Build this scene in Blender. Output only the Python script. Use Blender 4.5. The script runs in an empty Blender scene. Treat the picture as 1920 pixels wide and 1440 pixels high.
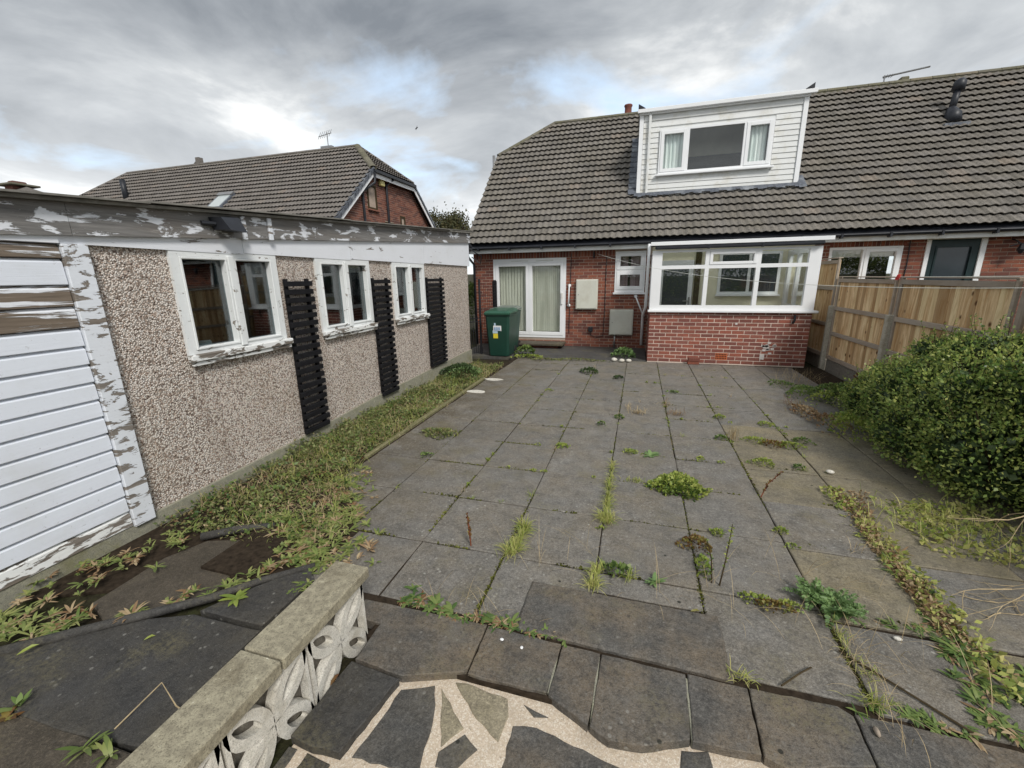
import bpy, math, random
import numpy as np
from mathutils import Matrix, Vector
R = random.Random(7)
rs = np.random.RandomState(11)
sc = bpy.context.scene
C = sc.collection

# ------------------------------------------------------------------ camera, sky, sun, exposure
CAM_F, PITCH, YAW, ROLL, CAM_H = 787.64, 0.2490, -0.2907, -0.0164, 1.7814
def make_camera():
    cp, sp = math.cos(PITCH), math.sin(PITCH); cy, sy = math.cos(YAW), math.sin(YAW)
    F = Vector((sy*cp, cy*cp, -sp)); Rr = Vector((cy, -sy, 0)); U = Rr.cross(F)
    cr, sr = math.cos(ROLL), math.sin(ROLL)
    R2 = cr*Rr + sr*U; U2 = -sr*Rr + cr*U
    cam = bpy.data.cameras.new('camera'); o = bpy.data.objects.new('camera', cam); C.objects.link(o)
    m = Matrix(((R2.x, U2.x, -F.x, 0), (R2.y, U2.y, -F.y, 0), (R2.z, U2.z, -F.z, CAM_H), (0, 0, 0, 1)))
    o.matrix_world = m
    cam.sensor_width = 36; cam.lens = 36*CAM_F/1920; cam.clip_start = 0.05; cam.clip_end = 2000
    sc.camera = o
make_camera()
SUN_EL, SUN_AZ = 44, 138      # compass-like: azimuth from +Y clockwise; 158 = behind the camera, a little to the right
EXPOSURE = 1.0
w = bpy.data.worlds.new('World'); sc.world = w; w.use_nodes = True
def build_world():
    nt = w.node_tree; nt.nodes.clear(); N = nt.nodes.new; L = nt.links.new
    out = N('ShaderNodeOutputWorld'); bg = N('ShaderNodeBackground'); bg.inputs['Strength'].default_value = 0.1
    sky = N('ShaderNodeTexSky'); sky.sky_type = 'NISHITA'; sky.sun_disc = False
    sky.sun_elevation = math.radians(SUN_EL); sky.sun_rotation = math.radians(SUN_AZ); sky.altitude = 50
    sky.dust_density = 1.5
    tc = N('ShaderNodeTexCoord'); sep = N('ShaderNodeSeparateXYZ'); L(tc.outputs['Generated'], sep.inputs[0])
    def math_(op, a, b=None, c=None):
        n = N('ShaderNodeMath'); n.operation = op
        for i, x in enumerate((a, b, c)):
            if x is None: continue
            if isinstance(x, (int, float)): n.inputs[i].default_value = x
            else: L(x, n.inputs[i])
        return n.outputs[0]
    zc = math_('ADD', math_('MAXIMUM', sep.outputs['Z'], 0.0), 0.16)
    u = math_('DIVIDE', sep.outputs['X'], zc); v = math_('DIVIDE', sep.outputs['Y'], zc)
    cb = N('ShaderNodeCombineXYZ'); L(u, cb.inputs[0]); L(v, cb.inputs[1])
    def noise(scale, off, detail=7, rough=.55, dist=0.4):
        mp = N('ShaderNodeMapping'); mp.inputs['Location'].default_value = off; L(cb.outputs[0], mp.inputs[0])
        n = N('ShaderNodeTexNoise'); n.inputs['Scale'].default_value = scale; n.inputs['Detail'].default_value = detail
        n.inputs['Roughness'].default_value = rough; n.inputs['Distortion'].default_value = dist
        L(mp.outputs[0], n.inputs['Vector']); return n.outputs['Fac']
    def ramp(x, pts):
        r = N('ShaderNodeValToRGB'); L(x, r.inputs[0]); e = r.color_ramp.elements
        while len(e) < len(pts): e.new(.5)
        for k, (p, c) in enumerate(pts): e[k].position = p; e[k].color = (*c, 1)
        return r.outputs[0]
    n1 = noise(1.05, (3.1, 7.4, 0)); n2 = noise(1.15, (1.2, 4.8, 2.0), 8, .56, .35)
    cover = ramp(n1, [(.31, (0, 0, 0)), (.46, (1, 1, 1))])
    shade = ramp(n2, [(.32, (1.3, 1.44, 1.62)), (.43, (2.05, 2.2, 2.38)), (.54, (3.0, 3.15, 3.28)), (.66, (5.4, 5.45, 5.4))])
    # clouds thin out and brighten toward the horizon
    hz = ramp(sep.outputs['Z'], [(0.0, (1, 1, 1)), (0.42, (0, 0, 0))])
    mx0 = N('ShaderNodeMixRGB'); L(math_('MULTIPLY', hz, .42), mx0.inputs[0]); L(shade, mx0.inputs[1]); mx0.inputs[2].default_value = (7.6, 7.8, 7.9, 1)
    skyb = N('ShaderNodeMixRGB'); skyb.blend_type = 'MIX'; skyb.inputs[0].default_value = .5
    L(sky.outputs[0], skyb.inputs[1]); skyb.inputs[2].default_value = (5.2, 6.3, 7.3, 1)
    mx = N('ShaderNodeMixRGB'); L(cover, mx.inputs[0]); L(skyb.outputs[0], mx.inputs[1]); L(mx0.outputs[0], mx.inputs[2])
    L(mx.outputs[0], bg.inputs['Color']); L(bg.outputs[0], out.inputs['Surface'])
build_world()
sl = bpy.data.lights.new('sun', 'SUN'); sl.energy = 1.5; sl.angle = math.radians(16); sl.color = (1, .965, .91)
so = bpy.data.objects.new('sun', sl); C.objects.link(so)
_a = math.radians(SUN_AZ); _e = math.radians(SUN_EL)
sd = Vector((math.sin(_a)*math.cos(_e), math.cos(_a)*math.cos(_e), math.sin(_e)))
so.rotation_euler = (-sd).to_track_quat('-Z', 'Y').to_euler(); so.location = (0, -5, 20)
vs = sc.view_settings; vs.view_transform = 'Standard'; vs.look = 'None'; vs.gamma = 1; vs.exposure = EXPOSURE; vs.use_curve_mapping = False

# ------------------------------------------------------------------ object helpers
WL = {}
def put(o, parent=None, loc=(0, 0, 0)):
    C.objects.link(o) if o.name not in C.objects else None
    loc = Vector(loc); WL[o.name] = loc
    if parent is not None:
        o.parent = parent; o.location = loc - WL[parent.name]
    else: o.location = loc
    return o
def thing(name, label, cat, loc=(0, 0, 0), group=None):
    o = bpy.data.objects.new(name, None); o.empty_display_size = .1
    put(o, None, loc); o['label'] = label; o['category'] = cat
    if group: o['group'] = group
    return o
def tag(o, label, cat, group=None):
    o['label'] = label; o['category'] = cat
    if group: o['group'] = group
    return o
class MB:
    def __init__(s, T=None): s.v = []; s.f = []; s.T = T or Matrix.Identity(4)
    def add(s, vs, fs):
        b = len(s.v); s.v += [tuple(s.T @ Vector(v)) for v in vs]; s.f += [tuple(b+i for i in f) for f in fs]; return s
    def box(s, x0, x1, y0, y1, z0, z1, c=0.0):
        if c <= 0:
            return s.add([(x, y, z) for z in (z0, z1) for y in (y0, y1) for x in (x0, x1)],
                  [(0, 2, 3, 1), (4, 5, 7, 6), (0, 1, 5, 4), (2, 6, 7, 3), (0, 4, 6, 2), (1, 3, 7, 5)])
        c = min(c, (x1-x0)*.45, (y1-y0)*.45, (z1-z0)*.45)
        vs = []; X = (x0, x1); Y = (y0, y1); Z = (z0, z1)
        idx = {}
        for i in (0, 1):
            for j in (0, 1):
                for k in (0, 1):
                    sx, sy, sz = (1 if i == 0 else -1), (1 if j == 0 else -1), (1 if k == 0 else -1)
                    for a, d in enumerate(((0, sy, sz), (sx, 0, sz), (sx, sy, 0))):
                        idx[(i, j, k, a)] = len(vs); vs.append((X[i]+c*d[0], Y[j]+c*d[1], Z[k]+c*d[2]))
        fs = []
        for i in (0, 1): fs.append([idx[(i, j, k, 0)] for j, k in ((0, 0), (0, 1), (1, 1), (1, 0))][::(1 if i == 0 else -1)])
        for j in (0, 1): fs.append([idx[(i, j, k, 1)] for i, k in ((0, 0), (1, 0), (1, 1), (0, 1))][::(1 if j == 0 else -1)])
        for k in (0, 1): fs.append([idx[(i, j, k, 2)] for i, j in ((0, 0), (0, 1), (1, 1), (1, 0))][::(1 if k == 0 else -1)])
        for i in (0, 1):
            for j in (0, 1):
                f = [idx[(i, j, 0, 0)], idx[(i, j, 1, 0)], idx[(i, j, 1, 1)], idx[(i, j, 0, 1)]]; fs.append(f if (i ^ j) else f[::-1])
        for i in (0, 1):
            for k in (0, 1):
                f = [idx[(i, 0, k, 0)], idx[(i, 0, k, 2)], idx[(i, 1, k, 2)], idx[(i, 1, k, 0)]]; fs.append(f if not (i ^ k) else f[::-1])
        for j in (0, 1):
            for k in (0, 1):
                f = [idx[(0, j, k, 1)], idx[(0, j, k, 2)], idx[(1, j, k, 2)], idx[(1, j, k, 1)]]; fs.append(f if (j ^ k) else f[::-1])
        for i in (0, 1):
            for j in (0, 1):
                for k in (0, 1):
                    f = [idx[(i, j, k, a)] for a in (0, 1, 2)]; fs.append(f if (i+j+k) % 2 else f[::-1])
        return s.add(vs, fs)
    def prism(s, poly, z0, z1, c=0.0, jit=0.0):
        n = len(poly); ar = sum(poly[i][0]*poly[(i+1) % n][1]-poly[(i+1) % n][0]*poly[i][1] for i in range(n))
        if ar < 0: poly = poly[::-1]
        vs = [(x, y, z0) for x, y in poly]; fs = [tuple(range(n))[::-1]]
        if c > 0:
            ins = []
            for i in range(n):
                p0, p1, p2 = Vector(poly[i-1]), Vector(poly[i]), Vector(poly[(i+1) % n])
                d1 = (p1-p0).normalized(); d2 = (p2-p1).normalized()
                n1 = Vector((-d1.y, d1.x)); n2 = Vector((-d2.y, d2.x)); b = (n1+n2)
                b = b.normalized()*c/max(.5, b.normalized().dot(n1)) if b.length > 1e-4 else n1*c
                ins.append((p1.x+b.x, p1.y+b.y))
            vs += [(x, y, z1-c*.7) for x, y in poly]+[(x, y, z1) for x, y in ins]
            for k in (0, 1): fs += [(k*n+i, k*n+(i+1) % n, (k+1)*n+(i+1) % n, (k+1)*n+i) for i in range(n)]
            fs.append(tuple(2*n+i for i in range(n)))
        else:
            vs += [(x, y, z1) for x, y in poly]
            fs += [(i, (i+1) % n, n+(i+1) % n, n+i) for i in range(n)]; fs.append(tuple(n+i for i in range(n)))
        return s.add(vs, fs)
    def tube(s, pts, r, n=8, cap=True):
        pts = [Vector(p) for p in pts]; rr = r if isinstance(r, (list, tuple)) else [r]*len(pts)
        vs = []; fs = []; a = None
        for i, p in enumerate(pts):
            d = (pts[min(i+1, len(pts)-1)]-pts[max(i-1, 0)]).normalized()
            if a is None: a = d.orthogonal().normalized()
            a = (a-d*a.dot(d)).normalized(); b = d.cross(a)
            vs += [tuple(p+rr[i]*(math.cos(t)*a+math.sin(t)*b)) for t in [2*math.pi*k/n for k in range(n)]]
        for i in range(len(pts)-1): fs += [(i*n+k, i*n+(k+1) % n, (i+1)*n+(k+1) % n, (i+1)*n+k) for k in range(n)]
        if cap: fs.append(tuple(range(n))[::-1]); fs.append(tuple((len(pts)-1)*n+k for k in range(n)))
        return s.add(vs, fs)
    def quad(s, a, b, c, d): return s.add([a, b, c, d], [(0, 1, 2, 3)])
    def mesh(s, name, m, smooth=False, org=(0, 0, 0)):
        me = bpy.data.meshes.new(name); o = Vector(org)
        me.from_pydata([tuple(Vector(v)-o) for v in s.v], [], s.f); me.materials.append(m)
        if smooth: me.shade_smooth()
        me.update(); return me
    def build(s, name, m, parent=None, smooth=False, org=None):
        if org is None: org = WL[parent.name] if parent is not None else Vector((0, 0, 0))
        o = bpy.data.objects.new(name, s.mesh(name, m, smooth, org)); put(o, parent, org); return o
def npmesh(name, V, F, m, parent=None, org=(0, 0, 0), k=4):
    V = np.asarray(V, dtype=np.float32)-np.array(org, dtype=np.float32); F = np.asarray(F, dtype=np.int32)
    me = bpy.data.meshes.new(name); me.vertices.add(len(V)); me.vertices.foreach_set('co', V.ravel())
    me.loops.add(F.size); me.loops.foreach_set('vertex_index', F.ravel())
    me.polygons.add(len(F)); me.polygons.foreach_set('loop_start', np.arange(0, F.size, F.shape[1], dtype=np.int32))
    me.materials.append(m); me.update(calc_edges=True); me.validate()
    o = bpy.data.objects.new(name, me); put(o, parent, org); return o
def structure(o): o['kind'] = 'structure'; return o
def stuff(o): o['kind'] = 'stuff'; return o
def inst(name, me, parent, loc, scale=None, rot=None):
    o = bpy.data.objects.new(name, me); C.objects.link(o)
    o.parent = parent; o.location = Vector(loc)-WL[parent.name]
    if scale: o.scale = scale
    if rot: o.rotation_euler = rot
    return o

# ------------------------------------------------------------------ materials
class M_:
    def __init__(s, name):
        s.m = bpy.data.materials.new(name); s.m.use_nodes = True; s.nt = s.m.node_tree; s.nt.nodes.clear()
        s.out = s.nt.nodes.new('ShaderNodeOutputMaterial'); s._pos = None
    def N(s, t): return s.nt.nodes.new(t)
    def L(s, a, b): s.nt.links.new(a, b)
    def setin(s, sock, x):
        if isinstance(x, (int, float)): sock.default_value = x
        elif isinstance(x, tuple): sock.default_value = (*x, 1) if len(x) == 3 and sock.type == 'RGBA' else x
        else: s.L(x, sock)
    def pos(s):
        if s._pos is None: s._pos = s.N('ShaderNodeNewGeometry').outputs['Position']
        return s._pos
    def map(s, sc=(1, 1, 1), rot=(0, 0, 0), loc=(0, 0, 0)):
        m = s.N('ShaderNodeMapping'); m.inputs['Scale'].default_value = sc; m.inputs['Rotation'].default_value = rot; m.inputs['Location'].default_value = loc
        s.L(s.pos(), m.inputs[0]); return m.outputs[0]
    def noise(s, scale, detail=4, rough=.55, vec=None, dist=0, off=None):
        n = s.N('ShaderNodeTexNoise'); n.inputs['Scale'].default_value = scale; n.inputs['Detail'].default_value = detail
        n.inputs['Roughness'].default_value = rough; n.inputs['Distortion'].default_value = dist
        v = vec if vec is not None else s.pos()
        if off is not None:
            a = s.N('ShaderNodeVectorMath'); a.operation = 'ADD'; s.L(v, a.inputs[0]); s.L(off, a.inputs[1]); v = a.outputs[0]
        s.L(v, n.inputs['Vector']); return n.outputs['Fac']
    def voro(s, scale, out='Distance', feature='F1', vec=None, rnd=1):
        n = s.N('ShaderNodeTexVoronoi'); n.feature = feature; n.inputs['Scale'].default_value = scale; n.inputs['Randomness'].default_value = rnd
        s.L(vec if vec is not None else s.pos(), n.inputs['Vector']); return n.outputs[out]
    def ramp(s, x, pts, interp='LINEAR'):
        r = s.N('ShaderNodeValToRGB'); s.L(x, r.inputs[0]); r.color_ramp.interpolation = interp; e = r.color_ramp.elements
        while len(e) < len(pts): e.new(.5)
        for k, (p, c) in enumerate(pts):
            e[k].position = p; e[k].color = (c, c, c, 1) if isinstance(c, (int, float)) else (*c, 1)
        return r.outputs[0]
    def mix(s, f, a, b, mode='MIX'):
        n = s.N('ShaderNodeMixRGB'); n.blend_type = mode; s.setin(n.inputs[0], f); s.setin(n.inputs[1], a); s.setin(n.inputs[2], b); return n.outputs[0]
    def mth(s, op, a, b=0.0):
        n = s.N('ShaderNodeMath'); n.operation = op; s.setin(n.inputs[0], a); s.setin(n.inputs[1], b); return n.outputs[0]
    def rand(s):
        "one number per object and per loose piece"
        a = s.N('ShaderNodeObjectInfo').outputs['Random']; b = s.N('ShaderNodeNewGeometry').outputs['Random Per Island']
        return s.mth('FRACT', s.mth('ADD', s.mth('MULTIPLY', a, 3.7), s.mth('MULTIPLY', b, 7.3)))
    def bump(s, h, strength=.3, dist=.01):
        n = s.N('ShaderNodeBump'); n.inputs['Strength'].default_value = strength; n.inputs['Distance'].default_value = dist; s.L(h, n.inputs['Height']); return n.outputs[0]
    def bsdf(s, col, rough=.8, bump=None, spec=.3, metal=0, trans=None):
        b = s.N('ShaderNodeBsdfPrincipled'); s.setin(b.inputs['Base Color'], col); s.setin(b.inputs['Roughness'], rough)
        b.inputs['Specular IOR Level'].default_value = spec; b.inputs['Metallic'].default_value = metal
        if bump is not None: s.L(bump, b.inputs['Normal'])
        if trans:
            t = s.N('ShaderNodeBsdfTranslucent'); s.setin(t.inputs['Color'], col); mx = s.N('ShaderNodeMixShader'); mx.inputs[0].default_value = trans
            s.L(b.outputs[0], mx.inputs[1]); s.L(t.outputs[0], mx.inputs[2]); s.L(mx.outputs[0], s.out.inputs['Surface'])
        else: s.L(b.outputs[0], s.out.inputs['Surface'])
        return s.m

def m_plain(name, col, rough=.6, var=.12, spec=.35, nscale=6, dirt=None, metal=0):
    m = M_(name); n = m.noise(nscale, 6, .6)
    c = m.mix(m.ramp(n, [(.3, 0), (.7, 1)]), tuple(x*(1-var) for x in col), tuple(min(1, x*(1+var)) for x in col))
    if dirt:
        d = m.noise(3.1, 7, .65); c = m.mix(m.ramp(d, [(.5, 0), (.72, .7)]), c, dirt)
    return m.bsdf(c, rough, None, spec, metal)
def m_brick(name, cols, spots=.3):
    m = M_(name); r = m.rand()
    n = len(cols); c = m.ramp(r, [(i/n, k) for i, k in enumerate(cols)], 'CONSTANT')
    g = m.noise(55, 5, .7); c = m.mix(m.ramp(g, [(.35, .45), (.6, 0)]), c, (.09, .04, .03))
    g2 = m.noise(9, 5, .65); c = m.mix(m.ramp(g2, [(.5, 0), (.75, spots)]), c, (.13, .085, .07))
    g3 = m.noise(24, 5, .6); c = m.mix(m.ramp(g3, [(.66, 0), (.72, .35)]), c, (.5, .38, .3))
    return m.bsdf(c, .88, m.bump(g, .5, .004), .2)
MAT = {}
MAT['brick_new'] = m_brick('new red brick', [(.29, .105, .078), (.24, .088, .07), (.32, .12, .088), (.22, .085, .07), (.27, .11, .088), (.34, .115, .08)], .5)
MAT['brick_old'] = m_brick('weathered red brick', [(.25, .085, .055), (.19, .07, .052), (.29, .10, .06), (.15, .062, .05), (.22, .082, .06), (.31, .115, .075)], .6)
MAT['brick_far'] = m_brick('orange red brick', [(.25, .10, .07), (.19, .08, .06), (.29, .13, .09), (.14, .065, .055)], .6)
def m_mortar(name, a, b):
    m = M_(name); n = m.noise(40, 6, .7); n2 = m.noise(1.6, 5, .6)
    c = m.mix(m.ramp(n, [(.3, 0), (.7, 1)]), a, b); c = m.mix(m.ramp(n2, [(.45, 0), (.7, .6)]), c, tuple(x*.55 for x in a))
    return m.bsdf(c, .95, m.bump(n, .6, .004), .1)
MAT['mortar_new'] = m_mortar('pale mortar', (.68, .55, .46), (.80, .70, .61))
MAT['mortar_old'] = m_mortar('old mortar', (.36, .285, .23), (.50, .41, .335))
def m_tile(name, a, b, moss):
    m = M_(name); r = m.rand(); n = m.noise(2.2, 6, .6); n2 = m.noise(26, 6, .7); n3 = m.noise(70, 4, .7); n4 = m.voro(30)
    c = m.mix(m.ramp(r, [(0, 0), (1, 1)]), a, b)
    c = m.mix(m.ramp(n, [(.35, 0), (.7, .65)]), c, moss)
    c = m.mix(m.ramp(n2, [(.45, 0), (.62, .55)]), c, (.065, .062, .05))
    c = m.mix(m.ramp(n3, [(.55, 0), (.66, .5)]), c, (.33, .32, .27))
    c = m.mix(m.ramp(r, [(.94, 0), (.97, .15)]), c, (.30, .20, .13))
    return m.bsdf(c, .92, m.bump(n3, .5, .004), .15)
MAT['tile'] = m_tile('concrete roof tile with lichen', (.135, .124, .115), (.225, .207, .19), (.19, .168, .135))
MAT['tile2'] = m_tile('grey brown roof tile', (.15, .135, .127), (.215, .195, .183), (.165, .148, .13))
MAT['ridge'] = m_tile('mossy ridge tile', (.12, .11, .09), (.19, .175, .14), (.16, .155, .08))
MAT['upvc'] = m_plain('white window plastic', (.80, .81, .82), .35, .03, .5, 3)
MAT['upvc_dirty'] = m_plain('weathered white cladding', (.70, .71, .70), .5, .05, .4, 2, (.50, .47, .38))
MAT['cream_paint'] = m_plain('cream wall paint', (.80, .76, .58), .8, .04)
MAT['white_wall'] = m_plain('pale interior wall', (.6, .58, .5), .8, .05)
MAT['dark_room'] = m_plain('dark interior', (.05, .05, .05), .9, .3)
MAT['gutter'] = m_plain('black gutter plastic', (.022, .024, .03), .45, .3)
MAT['blackpaint'] = m_plain('black painted timber', (.010, .010, .012), .65, .5, .2, 25)
MAT['iron'] = m_plain('black iron', (.018, .018, .022), .5, .3)
MAT['greendoor'] = m_plain('dark green door paint', (.012, .028, .03), .4, .2)
MAT['lead'] = m_plain('lead flashing', (.09, .10, .12), .6, .45, .4, 22, (.36, .38, .40))
MAT['greybox'] = m_plain('grey white box plastic', (.60, .60, .53), .6, .04, .3, 3, (.48, .46, .38))
MAT['metal'] = m_plain('galvanised metal', (.30, .30, .30), .4, .15, .5, 10, None, .7)
MAT['bin'] = m_plain('dark green bin plastic', (.011, .048, .034), .42, .12, .5, 4)
MAT['bin_lid'] = m_plain('green bin lid', (.022, .085, .052), .4, .12, .5, 4)
MAT['bin_grey'] = m_plain('grey green bin lid', (.16, .19, .165), .5, .12, .5, 4)
MAT['rubber'] = m_plain('black rubber', (.02, .02, .02), .7, .2)
MAT['blue_sticker'] = m_plain('pale blue print', (.45, .60, .72), .5, .1)
MAT['blue_print'] = m_plain('blue print', (.08, .28, .55), .5, .1)
MAT['yellow'] = m_plain('yellow print', (.75, .62, .05), .5, .08)
MAT['white_print'] = m_plain('white print', (.8, .8, .8), .5, .05)
MAT['redplastic'] = m_plain('red plastic', (.55, .05, .04), .5, .2)
MAT['orange_vent'] = m_plain('terracotta', (.42, .11, .04), .8, .2)
MAT['soil'] = m_plain('soil', (.035, .026, .018), 1, .5, .1, 30)
MAT['stick'] = m_plain('dry stem', (.42, .33, .20), .9, .25, .1, 30)
MAT['darkstem'] = m_plain('dark stem', (.06, .045, .025), .9, .3, .1, 30)
MAT['redstem'] = m_plain('reddish stem', (.16, .055, .03), .9, .3, .1, 30)
MAT['line'] = m_plain('washing line', (.65, .66, .6), .6, .05)
MAT['corr'] = m_plain('corrugated cement sheet', (.22, .21, .19), .9, .25, .1, 12, (.09, .09, .07))
MAT['lime'] = m_plain('white limescale deposit', (.62, .58, .55), .9, .15, .1, 30)
MAT['yellowbox'] = m_plain('yellow alarm box', (.70, .62, .25), .5, .05)
def m_glass(name, tint, rough=0.0, refl=1.0, refl_base=.055):
    m = M_(name); t = m.N('ShaderNodeBsdfTransparent'); t.inputs[0].default_value = (*tint, 1); g = m.N('ShaderNodeBsdfGlossy'); g.inputs['Roughness'].default_value = rough
    g.inputs[0].default_value = (refl, refl, refl, 1)
    ge = m.N('ShaderNodeNewGeometry'); dt = m.N('ShaderNodeVectorMath'); dt.operation = 'DOT_PRODUCT'; m.L(ge.outputs['Incoming'], dt.inputs[0]); m.L(ge.outputs['Normal'], dt.inputs[1]); mx = m.N('ShaderNodeMixShader')
    base_ = refl_base
    fr_ = m.mth('ADD', m.mth('MULTIPLY', m.mth('POWER', m.mth('SUBTRACT', 1.0, m.mth('ABSOLUTE', dt.outputs['Value'])), 5.0), .9), base_)
    b = m.bump(m.noise(1.3, 2, .4), .03, .05); m.L(b, g.inputs['Normal'])
    m.L(fr_, mx.inputs[0]); m.L(t.outputs[0], mx.inputs[1]); m.L(g.outputs[0], mx.inputs[2]); m.L(mx.outputs[0], m.out.inputs['Surface']); return m.m
MAT['glass'] = m_glass('window glass', (.965, .98, .975))
MAT['glass_dusty'] = m_glass('old dusty glass', (.60, .68, .70), 0.02, 1.0, .12)
MAT['glass_dark'] = m_plain('dark glazing', (.035, .045, .055), .10, .05, .5)
MAT['glass_frost'] = m_plain('frosted glazing', (.42, .46, .46), .25, .05, .6)
def m_poly():
    m = M_('clear ribbed roof sheet'); t = m.N('ShaderNodeBsdfTranslucent'); t.inputs[0].default_value = (.75, .78, .78, 1); d = m.N('ShaderNodeBsdfDiffuse'); d.inputs[0].default_value = (.7, .7, .7, 1)
    mx = m.N('ShaderNodeMixShader'); mx.inputs[0].default_value = .35; m.L(t.outputs[0], mx.inputs[1]); m.L(d.outputs[0], mx.inputs[2]); m.L(mx.outputs[0], m.out.inputs['Surface']); return m.m
MAT['poly'] = m_poly()
def m_blind(name, a, b, scale=60):
    m = M_(name); n = m.noise(1.0, 3, .6, m.map((scale, scale, 1)))
    return m.bsdf(m.mix(m.ramp(n, [(.35, 0), (.65, 1)]), a, b), .8, None, .2)
MAT['blind'] = m_blind('cream vertical blind', (.66, .66, .55), (.80, .80, .69), 9)
MAT['curtain'] = m_blind('pale net curtain', (.66, .74, .71), (.85, .88, .86), 12)
MAT['pinkcurtain'] = m_blind('muted pink curtain', (.30, .20, .22), (.48, .38, .40), 12)

def m_pebble():
    m = M_('pebbledash render')
    d = m.N('ShaderNodeTexVoronoi'); d.inputs['Scale'].default_value = 84; m.L(m.pos(), d.inputs['Vector'])
    sep = m.N('ShaderNodeSeparateColor'); m.L(d.outputs['Color'], sep.inputs[0])
    stone = m.ramp(sep.outputs[0], [(0, (.74, .67, .60)), (.22, (.50, .39, .32)), (.36, (.88, .84, .79)), (.62, (.62, .52, .45)), (.78, (.78, .70, .63)), (.90, (.20, .15, .125))], 'CONSTANT')
    gap = m.ramp(d.outputs['Distance'], [(.44, 0), (.72, .9)])
    c = m.mix(gap, stone, (.20, .16, .13))
    big = m.noise(1.1, 5, .6); c = m.mix(m.ramp(big, [(.52, 0), (.75, .3)]), c, (.30, .22, .13))
    st = m.noise(1, 5, .6, m.map((1, 5, .5))); c = m.mix(m.ramp(st, [(.54, 0), (.72, .35)]), c, (.20, .15, .115))
    h = m.ramp(d.outputs['Distance'], [(.0, 1), (.7, 0)])
    return m.bsdf(c, .85, m.bump(h, 1.0, .008), .25)
MAT['pebble'] = m_pebble()
def m_peel(name, thr, sc_, wood=((.13, .115, .10), (.27, .24, .21)), white=(.74, .76, .80), soft=.012, dirty=.25):
    "white paint flaking off grey timber whose grain runs along Y"
    m = M_(name)
    g = m.noise(1, 8, .7, m.map((12, 2.2, 55)), .5)
    n = m.mth('ADD', m.noise(1, 8, .62, m.map(sc_), .6), m.mth('MULTIPLY', m.mth('SUBTRACT', g, .5), .30)); k = m.ramp(n, [(thr-soft, 0), (thr+soft, 1)]); g2 = m.noise(1, 4, .6, m.map((2, .9, 6)))
    wd = m.mix(m.ramp(g, [(.3, 0), (.7, 1)]), wood[0], wood[1]); wd = m.mix(m.ramp(g2, [(.5, 0), (.7, .4)]), wd, (.16, .12, .085))
    wd = m.mix(m.ramp(g, [(.62, 0), (.68, .6)]), wd, (.42, .40, .37))
    d = m.noise(30, 6, .7); d2 = m.noise(2.5, 6, .6)
    wh = m.mix(m.ramp(d, [(.62, 0), (.70, dirty)]), white, (.20, .18, .15)); wh = m.mix(m.ramp(d2, [(.5, 0), (.8, dirty*.8)]), wh, (.45, .44, .38))
    c = m.mix(k, wh, wd)
    h = m.mth('ADD', m.mth('MULTIPLY', m.mth('SUBTRACT', 1.0, k), 1.0), m.mth('MULTIPLY', g, .5))
    return m.bsdf(c, m.ramp(k, [(0, .5), (1, .85)]), m.bump(h, .6, .006), .3)
MAT['peel_fascia'] = m_peel('bare timber fascia with flakes of white paint', .44, (3, 3.2, 9), ((.115, .112, .108), (.27, .26, .25)))
MAT['peel_light'] = m_peel('white painted board, lightly flaking', .665, (3, 3.5, 14), soft=.008)
MAT['peel_board'] = m_peel('white painted boards, sound', .74, (3, 2.0, 18), white=(.70, .735, .80), dirty=.4)
MAT['peel_heavy'] = m_peel('board with most of its paint gone', .47, (3, 1.6, 22), ((.085, .07, .055), (.25, .20, .155)), soft=.02)
MAT['peel_post'] = m_peel('corner board, paint half gone', .535, (3, 7, 20), white=(.72, .75, .80), soft=.015)
MAT['peel_frame'] = m_peel('flaking window frame', .65, (12, 12, 16), ((.12, .10, .08), (.3, .27, .23)), (.74, .76, .76), dirty=.4)
MAT['peel_sill'] = m_peel('rotting sill', .52, (6, 7, 26), ((.10, .085, .07), (.25, .22, .19)), (.78, .79, .78), dirty=.4)

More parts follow.
